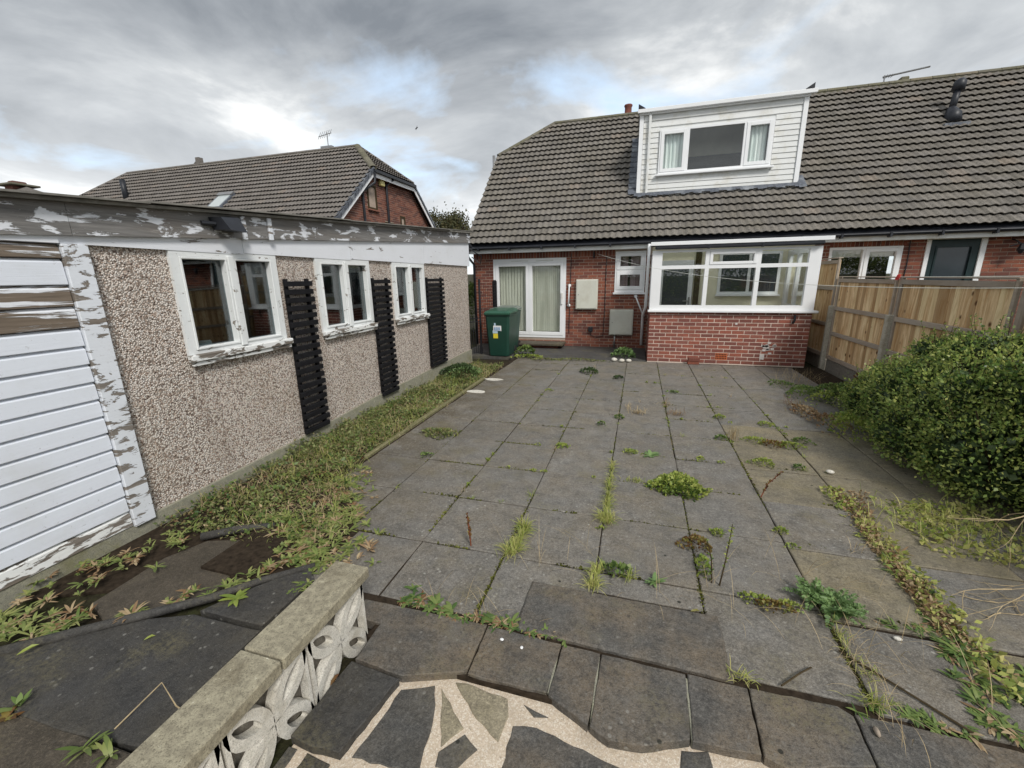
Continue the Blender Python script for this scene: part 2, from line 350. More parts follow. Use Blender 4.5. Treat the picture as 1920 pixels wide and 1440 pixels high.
def m_slab(name, a, b, stain, lich=.5, wet=.6):
    m = M_(name); r = m.rand(); n = m.noise(2.4, 7, .62); n2 = m.noise(9, 7, .7); n3 = m.noise(140, 3, .7); n4 = m.noise(1.3, 5, .55)
    c = m.mix(r, a, b); c = m.mix(m.ramp(n, [(.40, 0), (.66, .8)]), c, stain)
    c = m.mix(m.ramp(n2, [(.30, .6), (.52, 0)]), c, tuple(x*.42 for x in a))
    c = m.mix(m.ramp(n2, [(.56, 0), (.74, .35)]), c, tuple(x*1.5 for x in b))
    v = m.voro(17); c = m.mix(m.mth('MULTIPLY', m.ramp(v, [(.10, 1), (.17, 0)]), m.ramp(n4, [(.42, 0), (.60, lich*1.5)])), c, (.42, .41, .37))
    v2 = m.voro(47); c = m.mix(m.mth('MULTIPLY', m.ramp(v2, [(.10, 1), (.16, 0)]), m.ramp(n4, [(.42, .15), (.62, lich)])), c, (.30, .29, .26))
    c = m.mix(m.ramp(n3, [(.35, .5), (.5, 0)]), c, tuple(x*.5 for x in a)); c = m.mix(m.ramp(n3, [(.52, 0), (.68, .5)]), c, tuple(x*1.7 for x in b))
    n5 = m.noise(48, 6, .78); c = m.mix(m.ramp(n5, [(.36, .62), (.47, 0)]), c, tuple(x*.42 for x in a)); c = m.mix(m.ramp(n5, [(.54, 0), (.66, .55)]), c, tuple(min(.6, x*1.8) for x in b))
    e2 = m.noise(5.2, 7, .68); c = m.mix(m.ramp(e2, [(.28, .55), (.46, 0)]), c, tuple(x*.55 for x in a)); c = m.mix(m.ramp(e2, [(.55, 0), (.72, .5)]), c, tuple(x*1.45 for x in b))
    sx = m.N('ShaderNodeSeparateXYZ'); m.L(m.pos(), sx.inputs[0])
    lf = m.mth('MULTIPLY', m.ramp(m.mth('MULTIPLY', m.mth('ADD', sx.outputs[0], 3.0), .3), [(.15, 1), (.48, 0)]), m.ramp(m.noise(3.3, 6, .65), [(.35, 0), (.6, .85)])) if lich == .5 else None
    if lf is not None: c = m.mix(lf, c, (.088, .070, .045))
    if lf is not None: c = m.mix(m.mth('MULTIPLY', lf, m.ramp(m.noise(38, 5, .7), [(.55, 0), (.62, .8)])), c, (.34, .32, .25))
    gm = m.noise(1.9, 6, .7); c = m.mix(m.mth('MULTIPLY', m.ramp(gm, [(.52, 0), (.66, .55)]), m.ramp(n5, [(.42, 0), (.55, 1)])), c, (.155, .135, .07))
    v3 = m.voro(4.3); c = m.mix(m.ramp(v3, [(.035, .9), (.05, 0)]), c, (.02, .02, .015))
    return m.bsdf(c, m.ramp(n, [(.3, .55), (.7, .85)]), m.bump(m.mth('ADD', n3, m.mth('MULTIPLY', n2, 2.0)), .7, .006), .35)
MAT['slab'] = m_slab('weathered concrete paving slab', (.145, .137, .124), (.195, .184, .166), (.205, .172, .125))
MAT['slab_edge'] = m_slab('stained cast stone slab', (.082, .078, .072), (.115, .108, .097), (.22, .165, .105), .35)
MAT['slab_dark'] = m_slab('blackened slab', (.043, .042, .041), (.056, .054, .051), (.075, .066, .05), .3)
MAT['slab_brown'] = m_slab('muddy brown slab', (.075, .062, .046), (.085, .07, .052), (.05, .042, .03), .1)
MAT['slab_ochre'] = m_slab('algae stained slab', (.155, .138, .104), (.20, .176, .13), (.29, .24, .145), .3)
MAT['path'] = m_slab('dark concrete path', (.075, .072, .07), (.08, .078, .075), (.055, .052, .048), .1)
MAT['stone_black'] = m_slab('black speckled stone', (.072, .070, .066), (.095, .091, .084), (.14, .12, .09), 1.3)
MAT['stone_beige'] = m_slab('beige smooth stone', (.27, .235, .165), (.31, .27, .19), (.22, .19, .13), .05)
def m_rough(name, cols, sc_=90, str_=.8):
    m = M_(name); v = m.N('ShaderNodeTexVoronoi'); v.inputs['Scale'].default_value = sc_; m.L(m.pos(), v.inputs['Vector'])
    sep = m.N('ShaderNodeSeparateColor'); m.L(v.outputs['Color'], sep.inputs[0]); k = len(cols)
    c = m.ramp(sep.outputs[0], [(i/k, x) for i, x in enumerate(cols)], 'CONSTANT'); n = m.noise(5, 6, .6)
    c = m.mix(m.ramp(n, [(.5, 0), (.75, .5)]), c, tuple(x*.5 for x in cols[0])); n2 = m.noise(60, 5, .7)
    c = m.mix(m.ramp(n2, [(.6, 0), (.7, .6)]), c, tuple(x*.3 for x in cols[0]))
    return m.bsdf(c, .95, m.bump(n2, str_, .006), .15)
MAT['pinkmortar'] = m_rough('pinkish aggregate mortar', [(.54, .45, .34), (.58, .49, .385), (.50, .41, .31), (.66, .59, .49), (.56, .465, .365)], 210)
def m_coping(name, base, lich, dark):
    m = M_(name); n = m.noise(28, 7, .72); n2 = m.noise(5, 6, .65); n3 = m.noise(170, 3, .7)
    c = m.mix(m.ramp(n, [(.4, 0), (.6, 1)]), base, lich); c = m.mix(m.ramp(n2, [(.52, 0), (.72, .75)]), c, dark)
    c = m.mix(m.ramp(n, [(.64, 0), (.69, .8)]), c, (.66, .63, .50)); c = m.mix(m.ramp(n3, [(.36, .6), (.48, 0)]), c, tuple(x*.35 for x in base))
    return m.bsdf(c, .95, m.bump(n3, .7, .005), .15)
MAT['coping'] = m_coping('lichened coping stone', (.25, .225, .165), (.38, .345, .25), (.14, .115, .075))
MAT['block'] = m_coping('pale cast concrete block', (.58, .555, .49), (.72, .69, .62), (.42, .38, .30))
MAT['plinth'] = m_coping('concrete plinth', (.27, .26, .21), (.34, .33, .25), (.21, .20, .10))
MAT['kerb'] = m_coping('mossy edging', (.16, .15, .08), (.24, .22, .12), (.10, .11, .04))
MAT['grav_board'] = m_coping('concrete gravel board', (.20, .18, .15), (.26, .24, .20), (.12, .10, .07))
def m_wood(name, a, b, knots=True, vec=(9, 9, .7), grey=None):
    m = M_(name); r = m.rand(); off = m.N('ShaderNodeCombineXYZ')
    m.L(m.mth('MULTIPLY', r, 30), off.inputs[0]); m.L(m.mth('MULTIPLY', r, 17), off.inputs[1])
    mp = m.map(vec); g = m.noise(2.2, 6, .65, mp, 1.2, off.outputs[0]); g2 = m.noise(14, 4, .6, mp, .3, off.outputs[0])
    c = m.mix(m.ramp(g, [(.36, 0), (.62, 1)]), a, b); c = m.mix(m.ramp(g2, [(.5, 0), (.7, .35)]), c, tuple(x*.5 for x in a))
    c = m.mix(m.ramp(r, [(.0, .55), (.35, 0)]), c, tuple(min(.9, x*1.25) for x in b)); c = m.mix(m.ramp(r, [(.6, 0), (.9, .7)]), c, tuple(x*.62 for x in a))
    if knots:
        v = m.voro(3.6, vec=m.map((1.6, 1.6, 1.05))); c = m.mix(m.ramp(v, [(.06, .95), (.14, 0)]), c, (.10, .045, .018))
    if grey:
        n = m.noise(1.3, 4, .6); c = m.mix(m.ramp(n, [(.4, .25), (.65, .9)]), c, grey)
    return m.bsdf(c, .85, m.bump(g2, .3, .003), .2)
MAT['fence'] = m_wood('new softwood fence board', (.50, .285, .125), (.82, .62, .37))
MAT['rail'] = m_wood('weathered fence rail', (.27, .20, .14), (.42, .33, .245), False, (3, 1, 9), (.38, .33, .275))
MAT['post'] = m_coping('concrete fence post', (.42, .385, .31), (.50, .46, .38), (.30, .26, .19))
def m_leaf(name, cols, rough=.5, trans=.25, spec=.4):
    m = M_(name); r = m.rand(); k = len(cols); c = m.ramp(r, [((i+.5)/k, x) for i, x in enumerate(cols)])
    n = m.noise(3.2, 4, .6); c = m.mix(m.ramp(n, [(.4, 0), (.7, .45)]), c, tuple(x*1.35 for x in cols[-1]))
    return m.bsdf(c, rough, None, spec, 0, trans)
MAT['leaf_hedge'] = m_leaf('hedge leaf', [(.065, .125, .034), (.11, .20, .05), (.17, .28, .068), (.23, .34, .08), (.30, .38, .095), (.45, .48, .14)], .38, .4)
MAT['leaf_green'] = m_leaf('weed leaf', [(.05, .10, .025), (.085, .15, .035), (.13, .20, .05), (.19, .24, .07)])
MAT['leaf_mat'] = m_leaf('ground cover leaf', [(.06, .085, .03), (.10, .135, .04), (.15, .19, .06), (.20, .22, .075), (.18, .125, .065), (.25, .27, .11)], .6)
MAT['leaf_lime'] = m_leaf('lime green leaf', [(.12, .19, .03), (.19, .27, .045), (.26, .32, .06), (.33, .36, .09)])
MAT['leaf_strap'] = m_leaf('strap leaf', [(.10, .15, .035), (.15, .21, .05), (.21, .26, .07), (.28, .29, .10)])
MAT['leaf_fern'] = m_leaf('fresh green leaf', [(.09, .16, .055), (.14, .235, .08), (.20, .30, .11)])
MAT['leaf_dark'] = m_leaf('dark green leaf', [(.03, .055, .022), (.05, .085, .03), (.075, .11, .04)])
MAT['leaf_red'] = m_leaf('russet leaf', [(.08, .018, .012), (.13, .035, .02), (.19, .09, .03), (.22, .20, .05)])
MAT['leaf_dry'] = m_leaf('dry leaf', [(.16, .085, .04), (.25, .16, .09), (.36, .28, .17)], .8, .1, .1)
MAT['grass'] = m_leaf('grass blade', [(.20, .27, .05), (.30, .37, .07), (.42, .45, .11), (.48, .44, .18)], .6, .35)
MAT['straw'] = m_leaf('straw', [(.32, .24, .13), (.45, .36, .22)], .8, .1, .1)
MAT['moss'] = m_leaf('moss', [(.03, .028, .012), (.05, .05, .015), (.09, .095, .022), (.14, .15, .03)], .95, 0, .05)
MAT['leaf_tree'] = m_leaf('autumn tree leaf', [(.045, .055, .025), (.075, .08, .03), (.12, .105, .045)], .6)
def m_ground():
    m = M_('garden soil and grass'); n = m.noise(.9, 8, .7); n2 = m.noise(30, 6, .7)
    c = m.mix(m.ramp(n, [(.4, 0), (.6, 1)]), (.045, .035, .024), (.05, .06, .022)); c = m.mix(m.ramp(n2, [(.4, .7), (.6, 0)]), c, (.02, .016, .012))
    return m.bsdf(c, 1, m.bump(n2, .8, .02), .1)
MAT['ground'] = m_ground()

# ------------------------------------------------------------------ ground
structure(MB().box(-400, 400, -400, 400, -.30, -.07).build('ground', MAT['ground']))
jb = MB().prism([(-2.64, 1.68), (-1.26, 1.68), (-1.26, 1.5), (-1.0, 1.42), (.0, 1.42), (.9, 1.5), (1.6, 1.52), (3.42, 1.52), (3.42, 9.3), (-2.64, 9.3)], -.069, -.012); structure(jb.build('joint_sand', MAT['soil']))
# concrete path along the house wall
path = structure(MB().prism([(-4.1, 9.05), (-.6, 9.22), (.22, 9.22), (.22, 10.9), (-4.1, 10.9)], -.066, .006, .004).build('concrete_path', MAT['path']))

patio = bpy.data.objects.new('patio', None); put(patio); structure(patio)
def rough(poly, step=.035, amp=.004):
    out = []
    for i, p in enumerate(poly):
        q = poly[(i+1) % len(poly)]; d = Vector((q[0]-p[0], q[1]-p[1])); n = max(1, int(d.length/step)); nn = Vector((-d.y, d.x)).normalized()
        for k in range(n):
            t = k/n; a = R.uniform(-amp, amp) if k else 0; out.append((p[0]+d.x*t+nn.x*a, p[1]+d.y*t+nn.y*a))
    return out
def slab(name, poly, z1, mat, parent=patio, th=.045, c=.006, tilt=None):
    if name in ('paving_stone', 'border_slab', 'cemented_slab') or (name == 'paving_slab' and parent is not patio): poly = rough(poly, .04 if name != 'paving_slab' else .09, .0028 if name != 'paving_stone' else .0045)
    elif poly[0][1] < 5: poly = rough(poly, .11, .0018)
    cx = sum(p[0] for p in poly)/len(poly); cy = sum(p[1] for p in poly)/len(poly)
    b = MB().prism(poly, z1-th, z1, c)
    o = b.build(name, mat, parent, org=(cx, cy, z1))
    t = tilt if tilt is not None else .006
    o.rotation_euler = (R.uniform(-t, t), R.uniform(-t, t), 0)
    return o
G2 = .0025
cols = [-2.56, -1.962, -1.362, -.762, -.162, .438, 1.045, 1.66, 2.27, 2.9]
rows = [1.70+.0, 2.297, 2.924, 3.551, 4.178, 4.806, 5.433, 6.06, 6.687, 7.314, 7.942, 8.569, 9.19]
for i in range(len(cols)-1):
    for j in range(len(rows)-1):
        x0, x1, y0, y1 = cols[i], cols[i+1], rows[j], rows[j+1]
        sh = .0 if i < 6 else -.06
        if i >= 6 and j == 0: continue
        if i >= 1 and i <= 6 and j == 0:
            if i == 1: y0, x0 = 1.74, -1.88
            y0 = 1.76 if x0 < -.6 else 2.12
            if x0 > .4: y0 = 1.75
        if i == 0 and j < 2: continue
        if x0 > .2 and y0 > 9.1: continue
        y0 += sh; y1 += sh
        g = G2+R.uniform(0, .003); q = [(x0+g+R.uniform(-.003, .003), y0+g), (x1-g, y0+g+R.uniform(-.004, .004)), (x1-g, y1-g), (x0+g, y1-g+R.uniform(-.004, .004))]
        mm = MAT['slab']
        if i >= 6 and y0 > 3.3 and y0 < 5.3: mm = MAT['slab_ochre']
        if i >= 6 and y0 < 3.3: mm = MAT['slab_ochre'] if (i+j) % 2 else MAT['slab']
        slab('paving_slab', q, R.uniform(-.004, .004)+(-.004 if j == 0 and i < 7 else 0), mm)
slab('paving_slab', [(-1.968, 2.42), (-1.968, 2.918), (-2.46, 2.918), (-2.22, 2.68)], -.002, MAT['slab'])
# right of the weed line, lower right corner
for x0, x1, y0, y1 in ((1.68, 2.28, 1.66, 2.22), (2.29, 2.9, 1.66, 2.22), (1.05, 1.65, 1.72, 2.22)):
    slab('paving_slab', [(x0+.01, y0), (x1, y0+.01), (x1, y1), (x0+.01, y1)], 0, MAT['slab_ochre'] if x0 > 1.5 else MAT['slab'])
# cast-stone border course in front of the patio, and the cemented slab laid over the joint
EDGE = {'S1': [(-1.41, 1.705), (-.675, 1.72), (-.675, 1.435), (-.955, 1.335), (-1.22, 1.355), (-1.225, 1.575), (-1.41, 1.575)],
 'S0': [(-1.23, 1.34), (-.96, 1.32), (-1.02, .98), (-1.14, .97), (-1.25, .98)],
 'S2': [(-.665, 1.715), (-.275, 1.705), (-.295, 1.435), (-.60, 1.425), (-.665, 1.43)],
 'S3': [(-.265, 1.705), (-.085, 1.70), (-.105, 1.345), (-.285, 1.43)],
 'S4': [(-.075, 1.70), (.30, 1.695), (.29, 1.40), (.11, 1.325), (-.02, 1.31), (-.095, 1.345)],
 'S5': [(.31, 1.70), (.555, 1.695), (.545, 1.415), (.30, 1.395)],
 'S6': [(.565, 1.70), (.90, 1.71), (.945, 1.68), (.94, 1.485), (.62, 1.39), (.555, 1.41)],
 'S7': [(.955, 1.69), (1.11, 1.695), (1.60, 1.69), (1.62, 1.50), (1.2, 1.45), (.95, 1.48)]}
for k, q in EDGE.items():
    slab('border_slab', q, .004, MAT['slab_dark'] if k == 'S0' else MAT['slab_edge'], th=.055, c=.004, tilt=.002)
o = slab('cemented_slab', [(-.52, 2.10), (.50, 2.10), (.505, 1.715), (-.515, 1.735), (-.525, 1.88)], .010, MAT['slab_edge'], th=.05, c=.01, tilt=.001)
o['label'] = 'long dark slab cemented over the joint, proud of its neighbours'
# pale mortar lines between border slabs
for x, ya, yb in ((-.285, 1.44, 1.70), (-.09, 1.36, 1.69), (.303, 1.40, 1.68)):
    MB().box(x-.007, x+.006, ya, yb, -.04, -.001, .003).build('mortar_joint', MAT['plinth'], patio)

# crazy paving the camera stands on
crazy = bpy.data.objects.new('crazy_paving', None); put(crazy, None, (0, .8, -.04)); structure(crazy)
MB().prism([(-1.24, 1.36), (-.95, 1.36), (-.66, 1.45), (-.3, 1.45), (-.1, 1.38), (.3, 1.42), (.95, 1.5), (2.5, 1.5), (2.5, -1.4), (-1.24, -1.4)], -.068, -.037, 0).build('mortar_bed', MAT['pinkmortar'], crazy)
CR = {'C1': ([(-.94, 1.30), (-.80, 1.36), (-.745, 1.24), (-.70, 1.02), (-.98, 1.0), (-.965, 1.08)], 'stone_black'),
 'C2': ([(-.765, 1.355), (-.60, 1.22), (-.66, 1.13)], 'stone_beige'),
 'C3': ([(-.65, 1.06), (-.66, 1.11), (-.585, 1.20), (-.515, 1.16), (-.57, 1.07)], 'stone_black'),
 'C4': ([(-.715, 1.40), (-.66, 1.41), (-.46, 1.39), (-.435, 1.32), (-.445, 1.21), (-.56, 1.27)], 'stone_beige'),
 'C5': ([(-.405, 1.285), (-.31, 1.305), (.05, 1.245), (.20, 1.19), (.15, 1.0), (-.40, 1.0)], 'slab_edge'),
 'C6': ([(-.385, 1.385), (-.27, 1.36), (-.33, 1.345)], 'stone_black'),
 'C7': ([(.26, 1.375), (.36, 1.40), (.38, 1.25), (.24, 1.24)], 'stone_black'),
 'C8': ([(-1.25, .965), (-1.21, .965), (-1.21, .80), (-1.25, .80)], 'stone_black'),
 'C9': ([(-1.16, .965), (-1.045, .955), (-1.03, .80), (-1.17, .80)], 'slab_dark')}
for k, (q, mm) in CR.items(): slab('paving_stone', q, -.032, MAT[mm], crazy, .02, .003, .001)
for i in range(7):
    for j in range(4):
        x = -1.1+i*.5+R.uniform(-.03, .03); y = .88-j*.5
        if y > .7 and x < -.6: continue
        n = R.choice((4, 5, 6)); a0 = R.random()*6
        q = [(x+.22*math.cos(a0+2*math.pi*t/n)*R.uniform(.85, 1.1), y-.15+.21*math.sin(a0+2*math.pi*t/n)*R.uniform(.85, 1.1)) for t in range(n)]
        if max(p[0] for p in q) > 2.4 or min(p[0] for p in q) < -1.22: continue
        slab('paving_stone', q, -.033, MAT[R.choice(('stone_black', 'stone_beige', 'slab_edge'))], crazy, .02, .003, .001)
slab('paving_stone', [(.62, 1.36), (.93, 1.44), (1.0, 1.2), (.55, 1.12)], -.032, MAT['stone_black'], crazy, .02, .003, .001)

# left hand slabs beside the garage
lp = bpy.data.objects.new('side_paving', None); put(lp, None, (-2.3, 1, 0)); structure(lp)
slab('paving_slab', [(-3.0, .86), (-2.48, 1.27), (-2.27, 1.36), (-1.82, 1.37), (-1.80, .785), (-2.22, .735), (-2.52, .735), (-3.0, .74)], .0, MAT['slab_dark'], lp, .06, .008, .003)
slab('paving_slab', [(-2.26, 1.385), (-1.83, 1.395), (-1.82, 1.77), (-1.93, 1.86), (-2.12, 1.62)], .004, MAT['slab_dark'], lp, .06, .008, .003)
slab('paving_slab', [(-3.3, .71), (-1.81, .76), (-1.80, .1), (-3.3, .1)], -.003, MAT['slab_brown'], lp, .06, .008, .003)
slab('paving_slab', [(-3.3, .08), (-1.80, .08), (-1.80, -.6), (-3.3, -.6)], -.003, MAT['slab_brown'], lp, .06, .008, .003)
slab('paving_slab', [(-2.72, 1.20), (-2.98, 1.28), (-3.0, 1.70), (-2.90, 1.93), (-2.62, 2.02), (-2.42, 1.75), (-2.35, 1.50)], -.03, MAT['slab_brown'], lp, .05, .01, .003)
slab('paving_slab', [(-2.60, 2.05), (-2.40, 1.78), (-2.30, 1.55), (-2.02, 1.80), (-2.18, 2.0), (-2.42, 2.2)], -.028, MAT['slab_brown'], lp, .05, .01, .003)
MB().tube([(-3.0, .88, 0), (-2.74, 1.09, .005), (-2.5, 1.29, .005), (-2.28, 1.47, .008), (-2.12, 1.66, .008), (-1.9, 1.87, .005)], [.03, .028, .026, .025, .022, .02], 8).build('edging_roll', MAT['slab_dark'], lp, True)
MB().tube([(-2.95, 1.93, -.01), (-2.76, 2.07, -.005), (-2.55, 2.19, -.01)], [.03, .03, .02], 8).build('edging_roll', MAT['slab_dark'], lp, True)

# kerb of the bed by the garage
kb = thing('bed_edging', 'mossy concrete edging strip between garage bed and patio', 'edging', (-2.62, 5, 0))
for i in range(4):
    y = 3.42+i*.9
    MB().box(-2.645+R.uniform(-.01, .01), -2.595, y, y+.885, -.06, .02+R.uniform(-.004, .006), .008).build('edging_stone', MAT['kerb'], kb)

# ------------------------------------------------------------------ pierced block wall
gw = thing('garden_wall', 'low wall of pale pierced petal blocks under lichened coping', 'garden wall', (-1.31, .8, 0))
def petal_block(y1, k):
    y0 = y1-.385; b = MB(); cy, cz = (y0+y1)/2, .105; xf, xb = -1.27, -1.312; n = 18
    for sy in (-1, 1):
        for sz in (-1, 1):
            L_ = math.hypot(.192, .195)*.99; d = Vector((0, sy*.192, sz*.195)).normalized(); p = Vector((0, -d.z, d.y))
            vo = []; vi = []
            for t in range(n):
                a = 2*math.pi*t/n; s_ = (1-math.cos(a))/2; wv = math.sin(a)
                prof = lambda s, w_: w_*(math.sin(math.pi*min(1, max(0, s)))**.75)
                vo.append((L_*s_, math.copysign(prof(s_, .067), wv))); si = .26+.56*s_
                vi.append((L_*si, math.copysign(prof(s_*.96+.02, .027), wv)))
            def ring(lst, x): return [(x, cy+d.y*u+p.y*v_, cz+d.z*u+p.z*v_) for u, v_ in lst]
            vs = ring(vo, xf)+ring(vi, xf)+ring(vo, xb)+ring(vi, xb); fs = []
            for t in range(n):
                q = (t+1) % n
                fs += [(t, q, n+q, n+t), (2*n+t, 3*n+t, 3*n+q, 2*n+q), (t, 2*n+t, 2*n+q, q), (n+t, n+q, 3*n+q, 3*n+t)]
            b.add(vs, fs)
    b.box(xb+.004, xf-.003, cy-.022, cy+.022, cz-.022, cz+.022)
    b.box(xb, xf, y0+.003, y0+.020, -.09, .30); b.box(xb, xf, y1-.020, y1-.003, -.09, .30)
    b.box(xb, xf, y0+.02, y1-.02, .284, .30); b.box(xb, xf, y0+.02, y1-.02, -.09, -.075)
    b.build('pierced_block', MAT['block'], gw)
for k in range(5): petal_block(1.527-k*.392, k)
MB().box(-1.39, -1.330, -.43, 1.52, -.09, .299).build('backing_panel', MAT['grav_board'], gw)
for y0, y1 in ((1.005, 1.560), (.40, .998), (-.2, .393), (-.5, -.207)):
    o = MB().box(-1.445, -1.245, y0, y1, .301, .362, .007).build('coping_stone', MAT['coping'], gw, org=(-1.345, (y0+y1)/2, .33))
    o.rotation_euler = (R.uniform(-.003, .003), R.uniform(-.004, .004), R.uniform(-.006, .006))

# ------------------------------------------------------------------ bricks
_bm = {}
def brickmesh(mat):
    if mat.name not in _bm: _bm[mat.name] = MB().box(-.5, .5, -.5, .5, -.5, .5).mesh('brick', mat)
    return _bm[mat.name]
def brick_rects(u0, u1, z0, z1, holes, soldier=None, course=.075, phase=0):
    out = []; j = 0; z = z0
    while z < z1-.02:
        bh = min(.0625, z1-z); u = u0-(.1125 if (j+phase) % 2 else 0)
        while u < u1:
            segs = [(max(u, u0), min(u+.2125, u1))]
            for h in holes:
                if z+bh > h[2]+.004 and z < h[3]-.004:
                    ns = []
                    for a, b in segs:
                        if b <= h[0] or a >= h[1]: ns.append((a, b)); continue
                        if a < h[0]: ns.append((a, h[0]))
                        if b > h[1]: ns.append((h[1], b))
                    segs = ns
            out += [(a, b, z, z+bh) for a, b in segs if b-a > .02]
            u += .225
        z += course; j += 1
    if soldier:
        u = soldier[0]
        while u < soldier[1]-.05: out.append((u, u+.0635, soldier[2], soldier[3])); u += .075
    return out
def brickwork(parent, rects, plane, d0, mat, keep, proud=.006):
    "plane 'y': wall faces -y at y=d0; plane 'x': wall faces +x at x=d0"
    me = brickmesh(mat); cam = Vector((0, 0, CAM_H)); items = []
    for a, b, z0, z1 in rects:
        c = Vector(((a+b)/2, d0, (z0+z1)/2)) if plane == 'y' else Vector((d0, (a+b)/2, (z0+z1)/2))
        items.append(((c-cam).length/max(.3, (b-a)/.2), a, b, z0, z1, c))
    items.sort(key=lambda t: t[0]); mb = MB()
    for i, (_, a, b, z0, z1, c) in enumerate(items):
        pr = proud+R.uniform(-.002, .002)
        if plane == 'y': cc = Vector((c.x, d0-pr+.02, c.z)); s = (b-a, .04, z1-z0)
        else: cc = Vector((d0+pr-.02, c.y, c.z)); s = (.04, b-a, z1-z0)
        if i < keep: inst('brick', me, parent, cc, s, (0, R.uniform(-.004, .004) if plane == 'y' else 0, 0))
        else: mb.box(cc.x-s[0]/2, cc.x+s[0]/2, cc.y-s[1]/2, cc.y+s[1]/2, cc.z-s[2]/2, cc.z+s[2]/2)
    return mb
def wall_boxes(mb, u0, u1, z0, z1, holes, y0, y1):
    us = sorted({u0, u1, *[h[0] for h in holes], *[h[1] for h in holes]}); us = [u for u in us if u0 <= u <= u1]
    for a, b in zip(us[:-1], us[1:]):
        hs = sorted([h for h in holes if h[0] < (a+b)/2 < h[1]], key=lambda h: h[2]); z = z0
        for h in hs:
            if h[2] > z: mb.box(a, b, y0, y1, z, h[2])
            z = max(z, h[3])
        if z < z1: mb.box(a, b, y0, y1, z, z1)

# ------------------------------------------------------------------ windows
def window(parent, T, w_, h_, cells, fm, gm, fw=.055, dep=.07, sash=(), sash_w=.045, sill=None, sill_mat=None, name='window', sashm=None):
    """canonical: x 0..w_, z 0..h_, faces -y with outer face at y=0. cells: (x0,x1,z0,z1) openings."""
    f = MB(T); us = sorted({0, w_, *[c[0] for c in cells], *[c[1] for c in cells]})
    wall_boxes(f, 0, w_, 0, h_, [c for c in cells], 0, dep)
    fr = f.build(name, fm, parent)
    for i, c in enumerate(cells):
        x0, x1, z0, z1 = c; y = dep*.55
        if i in sash:
            s = MB(T); s_ = sash_w
            s.box(x0+.002, x0+s_, -.012, dep*.7, z0+.002, z1-.002, .004); s.box(x1-s_, x1-.002, -.012, dep*.7, z0+.002, z1-.002, .004)
            s.box(x0+s_, x1-s_, -.011, dep*.7, z0+.002, z0+s_, .004); s.box(x0+s_, x1-s_, -.011, dep*.7, z1-s_, z1-.002, .004)
            s.build('casement', sashm or fm, fr); x0 += s_; x1 -= s_; z0 += s_; z1 -= s_
        MB(T).box(x0, x1, y, y+.008, z0, z1).build('pane', gm[i] if isinstance(gm, (list, tuple)) else gm, fr)
    if sill:
        MB(T).box(-sill[0], w_+sill[0], -sill[1], .02, -sill[2], -.002, .005).build('sill', sill_mat or fm, fr)
    return fr
def Tm(x, y, z, rz=0): return Matrix.Translation((x, y, z)) @ Matrix.Rotation(rz, 4, 'Z')

# ------------------------------------------------------------------ roof tiles
TW, TL = .30, .33
def tile_profile(u):   # two rolls per tile
    return .030*abs(math.cos(math.pi*u/.15))**1.5
def tile_mesh(mat, gauge, seg=10, name='roof_tile'):
    vs = []; n = seg+1; L_ = gauge+.03
    for k in range(n):
        u = TW*k/seg; h = tile_profile(u)
        vs += [(u, 0, .062+h), (u, L_, .006+h), (u, 0.002, .046+h), (u, L_*.5, .012+h)]
    fs = []
    for k in range(seg):
        a = 4*k; b = 4*k+4; fs += [(a, b, b+1, a+1), (a+2, b+2, b, a), (a+3, b+3, b+2, a+2)]
    me = bpy.data.meshes.new(name); me.from_pydata(vs, [], fs); me.materials.append(mat); me.update(); return me
def roof_tiles(parent, mat, x0, x1, e, m, nrows, ridge, skip, clampx, keep, visible=None):
    """front slope: plane through e=(y,z) with slope m, rows up to the ridge. clampx(y)->(lo,hi)."""
    ang = math.atan(m); ca, sa = math.cos(ang), math.sin(ang); L_ = (ridge[0]-e[0])/ca; g = L_/nrows
    me = tile_mesh(mat, g); vb = [tuple(v.co) for v in me.vertices]; fb = [tuple(p.vertices) for p in me.polygons]
    items = []; cam = Vector((0, 0, CAM_H)); stuffmb = MB(); cut = []
    ncol = int(round((x1-x0)/TW)); w = (x1-x0)/ncol
    for r in range(nrows):
        v0 = r*g; y = e[0]+v0*ca; z = e[1]+v0*sa; lo, hi = clampx(y+g*ca*.5)
        for c in range(ncol):
            x = x0+c*w
            if x+w <= lo+.02 or x >= hi-.02: continue
            if skip(x+w/2, y): continue
            P = Vector((x, y, z))
            if x < lo or x+w > hi: cut.append((P, lo, hi)); continue
            vis = visible(x, y, z) if visible else True
            items.append(((P-cam).length+(0 if vis else 1000), P))
    items.sort(key=lambda t: t[0])
    for i, (_, P) in enumerate(items):
        dx = (R.uniform(-.003, .003), R.uniform(-.006, .006))
        if i < keep:
            o = inst('roof_tile', me, parent, P+Vector((0, dx[1]*ca, dx[1]*sa)), (w/TW*1.004, 1, 1), (ang+R.uniform(-.006, .006), R.uniform(-.006, .006), 0))
        else:
            stuffmb.v += [(P.x+v[0]*w/TW, P.y+(v[1]+dx[1])*ca-v[2]*sa, P.z+(v[1]+dx[1])*sa+v[2]*ca) for v in vb]
            b = len(stuffmb.v)-len(vb); stuffmb.f += [tuple(b+k for k in f) for f in fb]
    for P, lo, hi in cut:
        b = len(stuffmb.v); stuffmb.v += [(min(hi, max(lo, P.x+v[0]*w/TW)), P.y+v[1]*ca-v[2]*sa, P.z+v[1]*sa+v[2]*ca) for v in vb]
        stuffmb.f += [tuple(b+k for k in f) for f in fb]
    if stuffmb.v: stuff(stuffmb.build('roof_tile', mat, parent))
